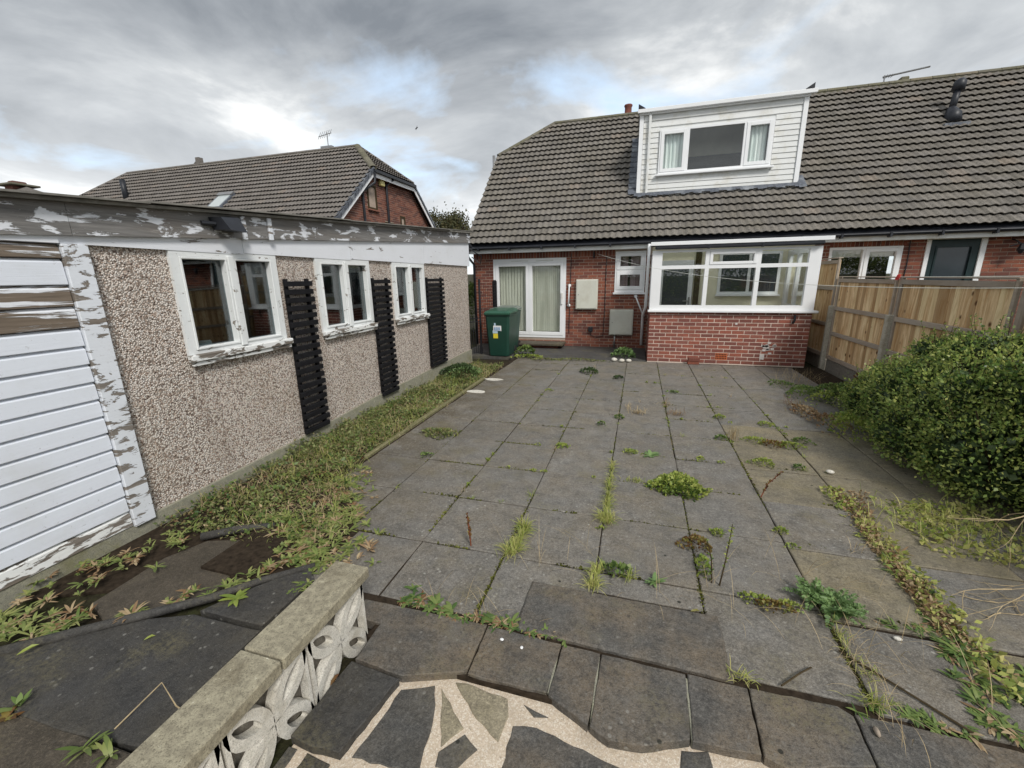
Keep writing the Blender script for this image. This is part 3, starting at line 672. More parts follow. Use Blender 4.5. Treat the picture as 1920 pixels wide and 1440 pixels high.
def ridge_line(parent, a, b, mat, r=.105, L_=.45, name='ridge_tile', flat=.75):
    a, b = Vector(a), Vector(b); d = (b-a); n = max(1, int(round(d.length/L_))); dd = d/n; ax = dd.normalized()
    side = ax.cross(Vector((0, 0, 1))).normalized(); up = side.cross(ax).normalized(); r_ = r*.86
    q = [tuple(p+side*sx*r_+up*uz) for p in (a, b) for sx, uz in ((-1, -.13), (1, -.13), (1, .005), (-1, .005))]
    MB().add(q, [(0, 1, 5, 4), (1, 2, 6, 5), (2, 3, 7, 6), (3, 0, 4, 7), (3, 2, 1, 0), (4, 5, 6, 7)]).build('mortar_bedding', MAT['ridge'], parent)
    for i in range(n):
        p0 = a+dd*i+ax*.004; p1 = a+dd*(i+1)-ax*.004; mb = MB(); S = 8; vs = []
        for p, k in ((p0, 1.0), (p1, .97)):
            for rr in (r*k, (r-.018)*k):
                for s in range(S+1):
                    t = math.pi*s/S; vs.append(tuple(p+side*rr*math.cos(t)+up*(rr*math.sin(t)*flat-.02)))
        m_ = S+1; fs = []
        for s in range(S):
            fs += [(s, s+1, 2*m_+s+1, 2*m_+s), (m_+s, 3*m_+s, 3*m_+s+1, m_+s+1), (s, m_+s, m_+s+1, s+1), (2*m_+s, 2*m_+s+1, 3*m_+s+1, 3*m_+s)]
        o = MB().add(vs, fs).build(name, mat, parent)
        for p in o.data.polygons: p.use_smooth = False

# ------------------------------------------------------------------ the bungalow (left half of the pair)
E_, MS, RY, RZ = (10.55, 2.58), .96, 14.50, 6.37
HX0, HXR, HXM = -4.27, 12.9, 3.56
house = thing('semi_detached_house', 'red brick bungalow with white clad dormer and white framed lean-to', 'house', (-.3, 10.9, 0))
neigh = thing('semi_detached_house', 'adjoining red brick bungalow behind the fence with dark green door', 'house', (6, 10.9, 0))
def rz_at(y): return E_[1]+MS*(y-E_[0])
DOOR = (-3.72, -1.785, .22, 2.235); SWIN = (-.585, .12, 1.38, 2.34)
w1 = MB(); wall_boxes(w1, HX0, .25, -.07, 2.42, [DOOR, SWIN], 10.9, 11.16)
w1.box(HX0, HX0+.26, 11.16, 18.2, -.07, 2.7); w1.box(HX0, HXM, 18.2, 18.4, -.07, 2.5)
wb = w1.build('wall', MAT['mortar_old'], house)
# inner door/wall behind the lean-to
iw = MB(); iw.box(.25, .42, 10.9, 11.16, -.07, 2.42); iw.box(1.2, HXM, 10.9, 11.16, -.07, 2.42); iw.box(.42, 1.2, 10.9, 11.16, 2.1, 2.42)
iw.build('inner_wall', MAT['cream_paint'], house)
rects = brick_rects(HX0, .235, .012, 2.235, [DOOR, SWIN])
rects += [(u, u+.0635, 2.245, 2.39) for u in np.arange(HX0, -.6, .075)]
mbr = brickwork(house, rects, 'y', 10.9, MAT['brick_old'], 118)
stuff(mbr.build('brick', MAT['brick_old'], house))
# gable wall (left end)
MB().add([(HX0+.01, 10.9, 2.4), (HX0+.01, 18.4, 2.4), (HX0+.01, 15.6, 5.2), (HX0+.01, 13.4, 5.2)], [(0, 1, 2, 3)]).build('gable_wall', MAT['brick_old'], house)
# roof
HIPX, HIPY = -2.81, 13.42; VX = -4.34
def mainroof(parent, xa, xb, left):
    b = MB(); t = .06
    zE, zH, zR = rz_at(E_[0])-t, rz_at(HIPY)-t, RZ-t; yb = 2*RY
    if left:
        b.add([(VX, E_[0], zE), (xb, E_[0], zE), (xb, RY, zR), (HIPX, RY, zR), (VX, HIPY, zH)], [(0, 1, 2, 3, 4)])
        b.add([(VX, yb-E_[0], zE), (xb, yb-E_[0], zE), (xb, RY, zR), (HIPX, RY, zR), (VX, yb-HIPY, zH)], [(4, 3, 2, 1, 0)])
        b.add([(VX, HIPY, zH), (HIPX, RY, zR), (VX, yb-HIPY, zH)], [(0, 1, 2)])
    else:
        b.add([(xa, E_[0], zE), (xb, E_[0], zE), (xb, RY, zR), (xa, RY, zR)], [(0, 1, 2, 3)])
        b.add([(xa, yb-E_[0], zE), (xb, yb-E_[0], zE), (xb, RY, zR), (xa, RY, zR)], [(3, 2, 1, 0)])
    return b.build('roof', MAT['gutter'], parent)  # sheet under the tiles, coloured black so the gaps look shaded
mainroof(house, VX, HXM, True); mainroof(neigh, HXM, HXR, False)
hipf = lambda y: (VX if y <= HIPY else VX+(HIPX-VX)*(y-HIPY)/(RY-HIPY), 99)
DX0, DX1, DY = -.195, 3.275, 11.66
roof_tiles(house, MAT['tile'], VX, HXM, E_, MS, 22, (RY, RZ), lambda x, y: DX0+.05 < x < DX1-.05 and y > DY-.03, hipf, 300)
roof_tiles(neigh, MAT['tile'], HXM, HXR, E_, MS, 22, (RY, RZ), lambda x, y: False, lambda y: (-99, 99), 300)
ridge_line(house, (HIPX, RY, RZ+.03), (DX0+.5, RY, RZ+.03), MAT['ridge']); ridge_line(house, (DX0+.5, RY, RZ+.03), (HXM, RY, RZ+.03), MAT['ridge'])
ridge_line(house, (VX, HIPY, rz_at(HIPY)+.02), (HIPX, RY, RZ+.03), MAT['ridge'], name='hip_tile')
ridge_line(neigh, (HXM, RY, RZ+.03), (HXR, RY, RZ+.03), MAT['ridge'])
# verge
vb_ = MB(); vb_.add([(VX-.01, E_[0], E_[1]-.12), (VX+.03, E_[0], E_[1]-.12), (VX+.03, HIPY, rz_at(HIPY)-.12), (VX-.01, HIPY, rz_at(HIPY)-.12),
   (VX-.01, E_[0], E_[1]+.035), (VX+.03, E_[0], E_[1]+.035), (VX+.03, HIPY, rz_at(HIPY)+.035), (VX-.01, HIPY, rz_at(HIPY)+.035)],
   [(0, 1, 2, 3), (7, 6, 5, 4), (0, 4, 5, 1), (3, 2, 6, 7), (0, 3, 7, 4), (1, 5, 6, 2)]); vb_.build('verge', MAT['ridge'], house)
# fascia, soffit and gutters
def eaves(parent, xa, xb):
    MB().box(xa, xb, 10.60, 10.625, 2.375, 2.475, .004).build('fascia', MAT['upvc_dirty'], parent)
    MB().box(xa, xb, 10.626, 10.895, 2.385, 2.405).build('soffit', MAT['upvc_dirty'], parent)
    g = MB(); S = 8; vs = []
    for x in (xa, xb):
        for r in (.056, .051):
            for s in range(S+1):
                t = math.pi+math.pi*s/S; vs.append((x, 10.54+r*math.cos(t), 2.515+r*math.sin(t)*.95))
    m_ = S+1; fs = []
    for s in range(S): fs += [(s, s+1, 2*m_+s+1, 2*m_+s), (m_+s, 3*m_+s, 3*m_+s+1, m_+s+1)]
    fs += [(0, 2*m_, 3*m_, m_), (S, m_+S, 3*m_+S, 2*m_+S)]
    g.add(vs, fs).build('gutter', MAT['gutter'], parent, True)
    x = xa+.3
    while x < xb-.1:
        MB().box(x, x+.035, 10.475, 10.60, 2.435, 2.525).build('gutter_bracket', MAT['gutter'], parent); x += .82
eaves(house, -4.30, .19); eaves(house, 3.2, HXM-.003); eaves(neigh, HXM+.003, HXR)
# chimney pots and pole on the ridge
MB().tube([(-.61, RY+.2, 6.2), (-.61, RY+.2, 6.42), (-.61, RY+.2, 6.43), (-.61, RY+.2, 6.66), (-.61, RY+.2, 6.70), (-.61, RY+.2, 6.73)], [.13, .13, .105, .10, .125, .115], 14).build('chimney_pot', MAT['brick_old'], house, True)
MB().tube([(-4.5, 13.5, 4.4), (-4.5, 13.5, 5.40)], .045, 8).build('flue_pipe', MAT['metal'], house, True)
MB().tube([(-4.5, 13.5, 4.5), (-4.2, 13.5, 4.5)], .03, 6).build('flue_bracket', MAT['metal'], house)
for x in (6.13,): MB().box(x-.09, x+.09, RY-.05, RY+.15, 6.42, 6.52, .02).build('ridge_vent', MAT['ridge'], neigh)
# roof vent pipe on the neighbour's slope
vy = 13.20; vz = rz_at(vy)
v_ = MB(); v_.tube([(6.61, vy-.08, vz-.10), (6.61, vy-.06, vz+.06), (6.61, vy+.02, vz+.16), (6.61, vy+.06, vz+.22)], [.17, .15, .11, .085], 12)
vp = v_.build('vent_pipe', MAT['gutter'], neigh, True)
MB().tube([(6.62, vy+.06, vz+.2), (6.68, vy+.10, vz+.62)], .065, 12).build('vent_stack', MAT['gutter'], vp, True)
MB().tube([(6.68, vy+.10, vz+.60), (6.71, vy+.12, vz+.78), (6.715, vy+.125, vz+.84)], [.12, .11, .05], 12).build('vent_cap', MAT['gutter'], vp, True)
MB().prism([(6.38, vy-.30), (6.84, vy-.30), (6.84, vy+.1), (6.38, vy+.1)], vz-.25, vz-.15).build('lead_slate', MAT['lead'], vp)

# sliding patio door
T = Tm(DOOR[0], 10.885, DOOR[2]); W, H = DOOR[1]-DOOR[0], DOOR[3]-DOOR[2]
dr = window(house, T, W, H, [(.06, W/2, .06, H-.10), (W/2, W-.06, .06, H-.10)], MAT['upvc'], MAT['glass'], .06, .11, (0, 1), .085, name='sliding_door')
def vblind(x0, x1, z0, z1, y, parent, mat, nm='vertical_blind', w=.085, gap=None):
    b = MB(); x = x0
    while x < x1-.01:
        if gap and gap[0] < x < gap[1]: x += w; continue
        a = R.uniform(-.012, .012); b.add([(x, y+.01+a, z0+R.uniform(0, .01)), (min(x1, x+w*.93), y-.008+a, z0), (min(x1, x+w*.93), y-.008, z1), (x, y+.01, z1)], [(0, 1, 2, 3)]); x += w
    o = b.build(nm, mat, parent); return stuff(o)
vblind(DOOR[0]+.14, DOOR[0]+W/2-.08, DOOR[2]+.15, DOOR[3]-.17, 11.02, dr, MAT['blind'], w=.08)
vblind(DOOR[0]+W/2+.02, DOOR[1]-.13, DOOR[2]+.15, DOOR[3]-.17, 11.02, dr, MAT['blind'], w=.05)
MB().box(DOOR[0]+.14, DOOR[1]-.14, 11.0, 11.035, DOOR[3]-.18, DOOR[3]-.14).build('blind_rail', MAT['upvc'], dr)
MB().box(DOOR[0]+.5, DOOR[0]+.95, 10.873, 10.884, DOOR[3]-.07, DOOR[3]-.04, .004).build('trickle_vent', MAT['upvc_dirty'], dr)
MB().box(DOOR[0]+1.15, DOOR[0]+1.6, 10.873, 10.884, DOOR[3]-.07, DOOR[3]-.04, .004).build('trickle_vent', MAT['upvc_dirty'], dr)
MB().box(DOOR[1]-.125, DOOR[1]-.075, 10.835, 10.872, 1.08, 1.38, .012).build('door_handle', MAT['upvc_dirty'], dr)
MB().box(HX0+.02, DOOR[1]+.5, 11.7, 11.72, 0, 2.4).build('room_wall', MAT['white_wall'], dr)
# small window
T = Tm(SWIN[0], 10.875, SWIN[2]); W, H = SWIN[1]-SWIN[0], SWIN[3]-SWIN[2]
sw = window(house, T, W, H, [(.035, W-.035, .06, .50), (.035, W-.035, .53, H-.03)], MAT['upvc'], MAT['glass'], .05, .09, (0, 1), .085, sill=(.03, .05, .05))
MB().box(SWIN[0]+.1, SWIN[0]+.30, 11.08, 11.10, 1.4, 2.3).build('curtain', MAT['pinkcurtain'], sw)
MB().box(SWIN[0]+.36, SWIN[1]-.12, 11.08, 11.10, 1.4, 2.3).build('curtain', MAT['pinkcurtain'], sw)
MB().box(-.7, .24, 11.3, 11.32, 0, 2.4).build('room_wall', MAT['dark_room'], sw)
# meter boxes
def meterbox(x0, x1, z0, z1, mat):
    b = MB().box(x0, x1, 10.80, 10.893, z0, z1, .012).build('meter_box', mat, house)
    MB().box(x0+.025, x1-.025, 10.789, 10.799, z0+.025, z1-.025, .004).build('meter_door', mat, b)
    MB().tube([(x0+.07, 10.788, (z0+z1)/2), (x0+.07, 10.780, (z0+z1)/2)], .012, 8).build('meter_lock', MAT['metal'], b)
meterbox(-1.52, -.98, .965, 1.70, MAT['greybox']); meterbox(-.665, -.10, .335, .965, MAT['greybox'])
MB().tube([(-.53, 10.86, .0), (-.53, 10.86, .34)], .018, 8).build('gas_pipe', MAT['metal'], house, True)
# grab rails
def grab(p, q):
    p, q = Vector(p), Vector(q); b = MB(); b.tube([p+Vector((0, .07, 0)), p, q, q+Vector((0, .07, 0))], .017, 8)
    for e in (p, q): b.tube([e+Vector((0, .075, 0)), e+Vector((0, .055, 0))], .042, 10)
    b.build('grab_rail', MAT['upvc'], house, True)
grab((-1.69, 10.80, 1.55), (-1.70, 10.80, 1.06)); grab((-.07, 10.80, 1.28), (.13, 10.80, .82))
# outlet box, cable, downpipes
MB().box(-1.19, -1.08, 10.83, 10.89, .40, .52, .01).build('outlet_vent', MAT['gutter'], house)
MB().tube([(-1.13, 10.87, .42), (-1.12, 10.87, .30), (-.98, 10.875, .26), (-.82, 10.88, .30), (-.80, 10.88, .9), (-.80, 10.88, 2.35)], .008, 5).build('cable', MAT['gutter'], house)
MB().tube([(-1.66, 10.88, 2.33), (-1.68, 10.88, 1.0), (-1.69, 10.88, .35)], .007, 5).build('cable', MAT['gutter'], house)
MB().tube([(-4.31, 10.56, 2.46), (-4.31, 10.62, 2.30), (-4.24, 10.84, 2.12), (-4.23, 10.84, 0)], .034, 10).build('downpipe', MAT['gutter'], house, True)
MB().tube([(.17, 10.52, 2.46), (.17, 10.45, 2.1), (.165, 10.4, 1.05), (.12, 10.7, .85), (.12, 10.82, .7), (.12, 10.82, .1)], .034, 10).build('downpipe', MAT['upvc'], house, True)
MB().tube([(-1.1, 10.87, 2.36), (-1.1, 10.84, 2.2)], .02, 6).build('cable_bracket', MAT['iron'], house)
# doorstep
MB().box(-3.05, -1.76, 10.36, 10.86, .075, .135, .012).build('doorstep', MAT['slab_brown'], house)
MB().box(-2.9, -1.9, 10.48, 10.86, .007, .074).build('step_riser', MAT['brick_old'], house)

# --- lean-to extension
EX0, EX1, EY = .245, 3.145, 9.25
ew = MB(); ew.box(EX0, EX1, EY, EY+.22, -.066, 1.035); ew.box(EX0, EX0+.2, EY+.22, 10.9, -.066, 1.035); ew.box(EX1-.2, EX1, EY+.22, 10.9, -.066, 1.035)
ext = ew.build('lean_to_wall', MAT['mortar_new'], house)
AIR = (1.555, 1.785, .085, .225)
er = brick_rects(EX0, EX1, .012, 1.03, [AIR], course=.0755)
mbx = brickwork(house, er, 'y', EY, MAT['brick_new'], 400, .004); 
stuff(brickwork(house, brick_rects(EY+.0, 10.88, .012, 1.03, [], phase=1, course=.0755), 'x', EX1+.0, MAT['brick_new'], 0).build('brick', MAT['brick_new'], house))
sbr = MB()
for a, b, z0, z1 in brick_rects(EY+.005, 10.88, .012, 1.03, [], phase=1, course=.0755): sbr.box(EX0-.006, EX0+.02, a, b, z0, z1)
stuff(sbr.build('brick', MAT['brick_new'], house))
ab = MB(); ab.box(AIR[0]+.005, AIR[1]-.005, EY-.004, EY+.01, AIR[2], AIR[3]); 
abo = ab.build('air_brick', MAT['orange_vent'], house)
gr = MB()
for i in range(7):
    for j in range(3): gr.box(AIR[0]+.015+i*.029, AIR[0]+.031+i*.029, EY-.0055, EY-.0035, AIR[2]+.02+j*.04, AIR[2]+.045+j*.04)
gr.build('air_holes', MAT['blackpaint'], abo)
# stains where something was cemented on
for k in range(14):
    x = 2.47+R.uniform(-.12, .13); z = .36+R.uniform(-.12, .14)
    MB().box(x-.03, x+.03, EY-.0105, EY-.008, z-.02, z+.02, .001).build('cement_smear', MAT['lime'], house)
MB().box(1.86, 1.90, EY-.011, EY-.008, .80, .84, .002).build('cement_smear', MAT['lime'], house)
MB().box(2.36, 2.44, EY-.010, EY-.0085, .12, .23, .001).build('cement_smear', MAT['lime'], house)
MB().tube([(2.86, EY-.04, 1.0), (2.86, EY-.05, .90), (2.84, EY-.03, .84)], .02, 6).build('cable_hook', MAT['iron'], house)
# glazed front
T = Tm(EX0-.02, EY-.015, 1.085); W, H = 2.93, 1.16
cl = [(.19, .985, .09, .80), (1.06, 1.88, .09, .80), (1.955, 2.735, .09, .80), (.19, .985, .87, 1.12), (1.06, 1.88, .87, 1.12), (1.955, 2.735, .87, 1.12)]
ewn = window(house, T, W, H, cl, MAT['upvc'], MAT['glass'], .08, .09, (4,), .055, name='lean_to_window')
MB().box(EX0-.05, EX1+.08, EY-.075, EY+.12, 1.037, 1.083, .008).build('sill', MAT['upvc'], ewn)
# glazed sides
for xs, nm in ((EX0-.002, 0), (EX1-.07, 1)):
    b = MB(); b.box(xs, xs+.07, EY+.08, EY+.2, 1.04, 2.25); b.box(xs, xs+.07, 10.75, 10.895, 1.04, 2.25); b.box(xs, xs+.07, EY+.2, 10.75, 1.04, 1.13); b.box(xs, xs+.07, EY+.2, 10.75, 2.15, 2.25)
    b.box(xs, xs+.07, EY+.95, EY+1.02, 1.13, 2.15)
    sf = b.build('side_window', MAT['upvc'], house)
    MB().box(xs+.03, xs+.036, EY+.2, 10.75, 1.13, 2.15).build('pane', MAT['glass'], sf)
# roof of lean-to
MB().quad((EX0-.06, EY-.10, 2.395), (EX1+.12, EY-.10, 2.395), (EX1+.12, 10.60, 2.43), (EX0-.06, 10.60, 2.43)).build('lean_to_roof', MAT['poly'], house)
MB().box(EX0-.07, EX1+.13, EY-.125, EY-.102, 2.335, 2.405, .004).build('lean_to_fascia', MAT['upvc'], house)
MB().box(EX0+.02, EX1+.0, EY-.12, EY-.02, 2.262, 2.333, .02).build('lean_to_gutter', MAT['gutter'], house)
for x in (1.22, 2.14): MB().box(x, x+.04, EY-.128, EY-.02, 2.255, 2.334, .004).build('gutter_bracket', MAT['gutter'], house)
# things inside the lean-to
ind = MB(); wall_boxes(ind, .43, 1.19, 0, 2.1, [(.53, 1.09, .12, .95), (.53, 1.09, 1.02, 1.98)], 10.87, 10.93)
idr = ind.build('inner_door', MAT['upvc'], house)
MB().box(.53, 1.09, 10.895, 10.905, 1.02, 1.98).build('pane', MAT['glass_dark'], idr); MB().box(.53, 1.09, 10.895, 10.905, .12, .95).build('pane', MAT['glass_dark'], idr)
MB().box(1.0, 1.14, 10.82, 10.86, 1.16, 1.185, .005).build('door_handle', MAT['metal'], idr); MB().box(1.115, 1.15, 10.845, 10.868, 1.02, 1.26, .005).build('handle_plate', MAT['metal'], idr)
window(house, Tm(1.72, 10.86, 1.32), 1.25, .93, [(.06, .60, .06, .87), (.66, 1.19, .06, .87)], MAT['upvc'], MAT['glass_dark'], .06, .035, sill=(.03, .06, .04), name='inner_window')
MB().box(EX0+.2, EX1-.2, EY+.22, 10.9, .0, .02).build('lean_to_floor', MAT['slab_brown'], house)
MB().box(1.22, 1.34, 10.85, 10.897, .02, 2.33).build('door_post', MAT['darkstem'], house)

# --- dormer
zb = rz_at(DY)
cd = MB(); cd.box(DX0, DX1, DY+.022, DY+.12, zb-.1, 5.50)
dm = cd.build('dormer_wall', MAT['upvc_dirty'], house)
for x in (DX0, DX1-.05):
    yt = E_[0]+(5.50-E_[1])/MS
    MB().add([(x, DY+.12, zb), (x, DY+.12, 5.5), (x, yt, 5.5), (x+.05, DY+.12, zb), (x+.05, DY+.12, 5.5), (x+.05, yt, 5.5)], [(0, 1, 2), (5, 4, 3), (0, 3, 4, 1), (1, 4, 5, 2), (2, 5, 3, 0)]).build('dormer_cheek', MAT['upvc_dirty'], house)
WN = (.275, 2.68, 4.13, 5.10)
bz = zb+.0; step = .113; k = 0
z = bz+.06
while z < 5.45:
    zt = min(z+step-.005, 5.47); segs = [(DX0+.09, DX1-.09)]
    if zt > WN[2]-.03 and z < WN[3]+.02: segs = [(DX0+.09, WN[0]-.015), (WN[1]+.015, DX1-.09)]
    if z > WN[3]-.0: step = .14
    for a, b in segs:
        q = [(a, DY+.001, z), (b, DY+.001, z), (b, DY+.014, zt), (a, DY+.014, zt), (a, DY+.021, z), (b, DY+.021, z), (b, DY+.021, zt), (a, DY+.021, zt)]
        MB().add(q, [(0, 1, 2, 3), (7, 6, 5, 4), (0, 4, 5, 1), (1, 5, 6, 2), (2, 6, 7, 3), (3, 7, 4, 0)]).build('cladding_board', MAT['upvc_dirty'], dm)
    z += step
for a, b in ((DX0-.01, DX0+.085), (DX1-.085, DX1+.01)): MB().box(a, b, DY-.02, DY+.021, bz, 5.46, .005).build('corner_trim', MAT['upvc'], dm)
MB().box(DX0-.01, DX1+.01, DY-.028, DY+.02, bz-.03, bz+.05, .005).build('base_trim', MAT['upvc'], dm)
T = Tm(WN[0], DY-.03, WN[2]); W, H = WN[1]-WN[0], WN[3]-WN[2]
dw = window(house, T, W, H, [(.03, .60, .04, H-.04), (.66, 1.80, .05, H-.05), (1.85, W-.03, .04, H-.04)], MAT['upvc'], [MAT['glass'], MAT['glass'], MAT['glass']], .05, .075, (0, 2), .075, sill=(.06, .06, .045), name='dormer_window')
def curtain(x0, x1, z0, z1, y, parent, mat):
    b = MB(); n = int((x1-x0)/.012); vs = []
    for i in range(n+1):
        x = x0+(x1-x0)*i/n; yy = y+.022*math.sin(i*.85)+.008*math.sin(i*2.3); vs += [(x, yy, z0), (x, yy, z1)]
    b.add(vs, [(2*i, 2*i+2, 2*i+3, 2*i+1) for i in range(n)]).build('curtain', mat, parent, True)
curtain(WN[0]+.10, WN[0]+.56, WN[2]+.08, WN[3]-.09, DY+.10, dw, MAT['curtain']); curtain(WN[0]+1.93, WN[1]-.10, WN[2]+.08, WN[3]-.09, DY+.10, dw, MAT['curtain'])
rb = MB(); rb.box(WN[0]-.1, WN[1]+.1, DY+1.2, DY+1.22, 3.9, 5.4); rb.build('bedroom_wall', MAT['white_wall'], dw)
hole = cd  # the wall behind the glass is dark: cut it away by rebuilding with an opening
me_ = dm.data; me_.clear_geometry(); nb = MB(); wall_boxes(nb, DX0, DX1, zb-.1, 5.50, [(WN[0]+.02, WN[1]-.02, WN[2]+.02, WN[3]-.02)], DY+.022, DY+.12)
me_.from_pydata([tuple(Vector(v)-WL[house.name]) for v in nb.v], [], nb.f); me_.update()
MB().box(DX0, DX1, DY+.12, DY+2.4, zb-.05, zb-.03).build('bedroom_floor', MAT['dark_room'], dw)
# dormer flat roof, gutter, end caps
MB().box(DX0-.05, DX1+.06, DY-.06, 13.72, 5.50, 5.56, .004).build('dormer_roof', MAT['corr'], house)
MB().box(DX0-.06, DX1+.12, DY-.12, DY-.062, 5.47, 5.55, .006).build('dormer_gutter', MAT['upvc'], house)
MB().box(DX0-.02, DX1+.02, DY-.06, DY-.0, 5.44, 5.499, .003).build('dormer_fascia', MAT['upvc'], house)
for x, d in ((DX0-.05, 1), (DX1+.05, -1)):
    MB().add([(x, DY-.12, 5.56), (x+.16*d, DY-.12, 5.56), (x, DY-.12, 5.66), (x, DY+.0, 5.56), (x+.16*d, DY, 5.56), (x, DY, 5.66)], [(0, 1, 2), (3, 5, 4), (0, 3, 4, 1), (1, 4, 5, 2), (0, 2, 5, 3)]).build('end_cap', MAT['gutter'], house)
MB().box(.005, .065, DY-.065, DY-.03, bz+.06, 5.46, .01).build('dormer_downpipe', MAT['upvc_dirty'], house)
# lead flashing: apron below, soakers up the left side
fl = MB(); t = .055
def rp(x, y, off=t): return (x, y-off*math.sin(math.atan(MS)), rz_at(y)+off*math.cos(math.atan(MS)))
n = 40
for i in range(n):
    xa = DX0-.06+(DX1-DX0+.16)*i/n; xb = DX0-.06+(DX1-DX0+.16)*(i+1)/n
    d = .065+.015*math.sin(i*1.7)+R.uniform(-.01, .012)
    fl.quad(rp(xa, DY-d, .098), rp(xb, DY-d, .098), rp(xb, DY+.02, .105), rp(xa, DY+.02, .105))
fl.build('lead_apron', MAT['lead'], house)
for i in range(12):
    y0 = DY+.0+i*.165; o_ = .105
    if y0 > 13.4: break
    MB().add([rp(DX0-.19, y0, o_), rp(DX0+.0, y0, o_), rp(DX0, y0+.16, o_-.012), rp(DX0-.22, y0+.16, o_-.012), rp(DX0-.22, y0, o_-.02), rp(DX0, y0, o_-.02)], [(0, 1, 2, 3), (4, 5, 1, 0)]).build('lead_soaker', MAT['lead'], house)
MB().add([rp(DX1+.0, DY-.12, .105), rp(DX1+.16, DY-.10, .105), rp(DX1+.12, DY+.2, .105), rp(DX1, DY+.2, .105)], [(0, 1, 2, 3)]).build('lead_soaker', MAT['lead'], house)

# --- adjoining house wall
NW = (3.84, 5.12, 1.35, 2.275); ND = (5.50, 6.455, 0, 2.405)
w2 = MB(); wall_boxes(w2, EX1+.42, HXR, -.07, 2.42, [NW, ND], 10.9, 11.16); w2.build('wall', MAT['mortar_old'], neigh)
nr = brick_rects(HXM, 8.6, 1.212, 2.40, [NW, ND, (3.84, 5.12, 2.275, 2.42)])
nr += [(u, u+.0635, 2.285, 2.395) for u in np.arange(3.84, 5.12, .075)]
for a in (brickwork(neigh, nr, 'y', 10.9, MAT['brick_old'], 280),): stuff(a.build('brick', MAT['brick_old'], neigh)) if a.v else None
ow = MB(); 
for a, b, z0, z1 in brick_rects(8.6, HXR, 1.212, 2.4, []): ow.box(a, b, 10.892, 10.92, z0, z1)
for a, b, z0, z1 in brick_rects(HXM, HXR, .012, 1.2, [ND]): ow.box(a, b, 10.892, 10.92, z0, z1)
stuff(ow.build('brick', MAT['brick_old'], neigh))
T = Tm(NW[0], 10.87, NW[2]); W, H = NW[1]-NW[0], NW[3]-NW[2]
nw = window(neigh, T, W, H, [(.05, .60, .05, H-.05), (.64, W-.03, .03, H-.03)], MAT['upvc'], MAT['glass'], .05, .08, (1,), .075, sill=(.03, .05, .04))
MB().box(NW[0], NW[1], 11.08, 11.10, 2.08, 2.25).build('roller_blind', MAT['upvc_dirty'], nw)
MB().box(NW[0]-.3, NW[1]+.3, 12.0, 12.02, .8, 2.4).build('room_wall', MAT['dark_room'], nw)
dfr = MB(); dfr.box(ND[0], ND[0]+.07, 10.87, 10.95, 0, ND[3]); dfr.box(ND[1]-.085, ND[1], 10.87, 10.95, 0, ND[3]); dfr.box(ND[0]+.07, ND[1]-.085, 10.87, 10.95, ND[3]-.03, ND[3])
df = dfr.build('door_frame', MAT['upvc'], neigh)
nd = MB(); wall_boxes(nd, ND[0]+.07, ND[1]-.085, 0, ND[3]-.03, [(ND[0]+.20, ND[1]-.215, 1.2, 2.22)], 10.90, 10.945); ndo = nd.build('door', MAT['greendoor'], neigh)
MB().box(ND[0]+.20, ND[1]-.215, 10.925, 10.932, 1.2, 2.22).build('pane', MAT['glass_dark'], ndo)
md = MB()
for a in ((ND[0]+.17, ND[0]+.20), (ND[1]-.215, ND[1]-.185)): md.box(a[0], a[1], 10.885, 10.90, 1.17, 2.25)
md.box(ND[0]+.20, ND[1]-.215, 10.886, 10.90, 2.22, 2.25); md.build('door_moulding', MAT['greendoor'], ndo)
lb = MB(); lb.tube([(6.82, 10.88, 2.34), (6.80, 10.72, 2.30), (6.86, 10.70, 2.24)], .012, 6); lb.tube([(6.70, 10.70, 2.20), (6.85, 10.69, 2.25), (7.0, 10.70, 2.20)], .014, 6)
lb.tube([(6.88, 10.70, 2.24), (6.88, 10.70, 2.14), (6.88, 10.70, 2.06)], [.03, .06, .02], 8); lb.build('wall_bracket', MAT['iron'], neigh)
MB().tube([(5.22, 10.88, 2.36), (5.24, 10.88, 1.9), (5.22, 10.88, 1.4)], .01, 5).build('cable', MAT['gutter'], neigh)

# antennas
an = thing('tv_antenna', 'fallen tv antenna lying along the ridge above the vent pipe', 'antenna', (5.72, RY, RZ))
MB().tube([(5.70, RY, RZ), (5.70, RY, RZ+.24)], .016, 6).build('antenna_mast', MAT['metal'], an)
MB().tube([(5.66, RY, RZ+.20), (6.62, RY, RZ+.31)], .020, 6).build('antenna_boom', MAT['metal'], an)
for k in range(4): MB().tube([(5.72+.05*k, RY-.12, RZ+.21), (5.72+.05*k, RY+.12, RZ+.21)], .006, 4).build('antenna_rod', MAT['metal'], an)

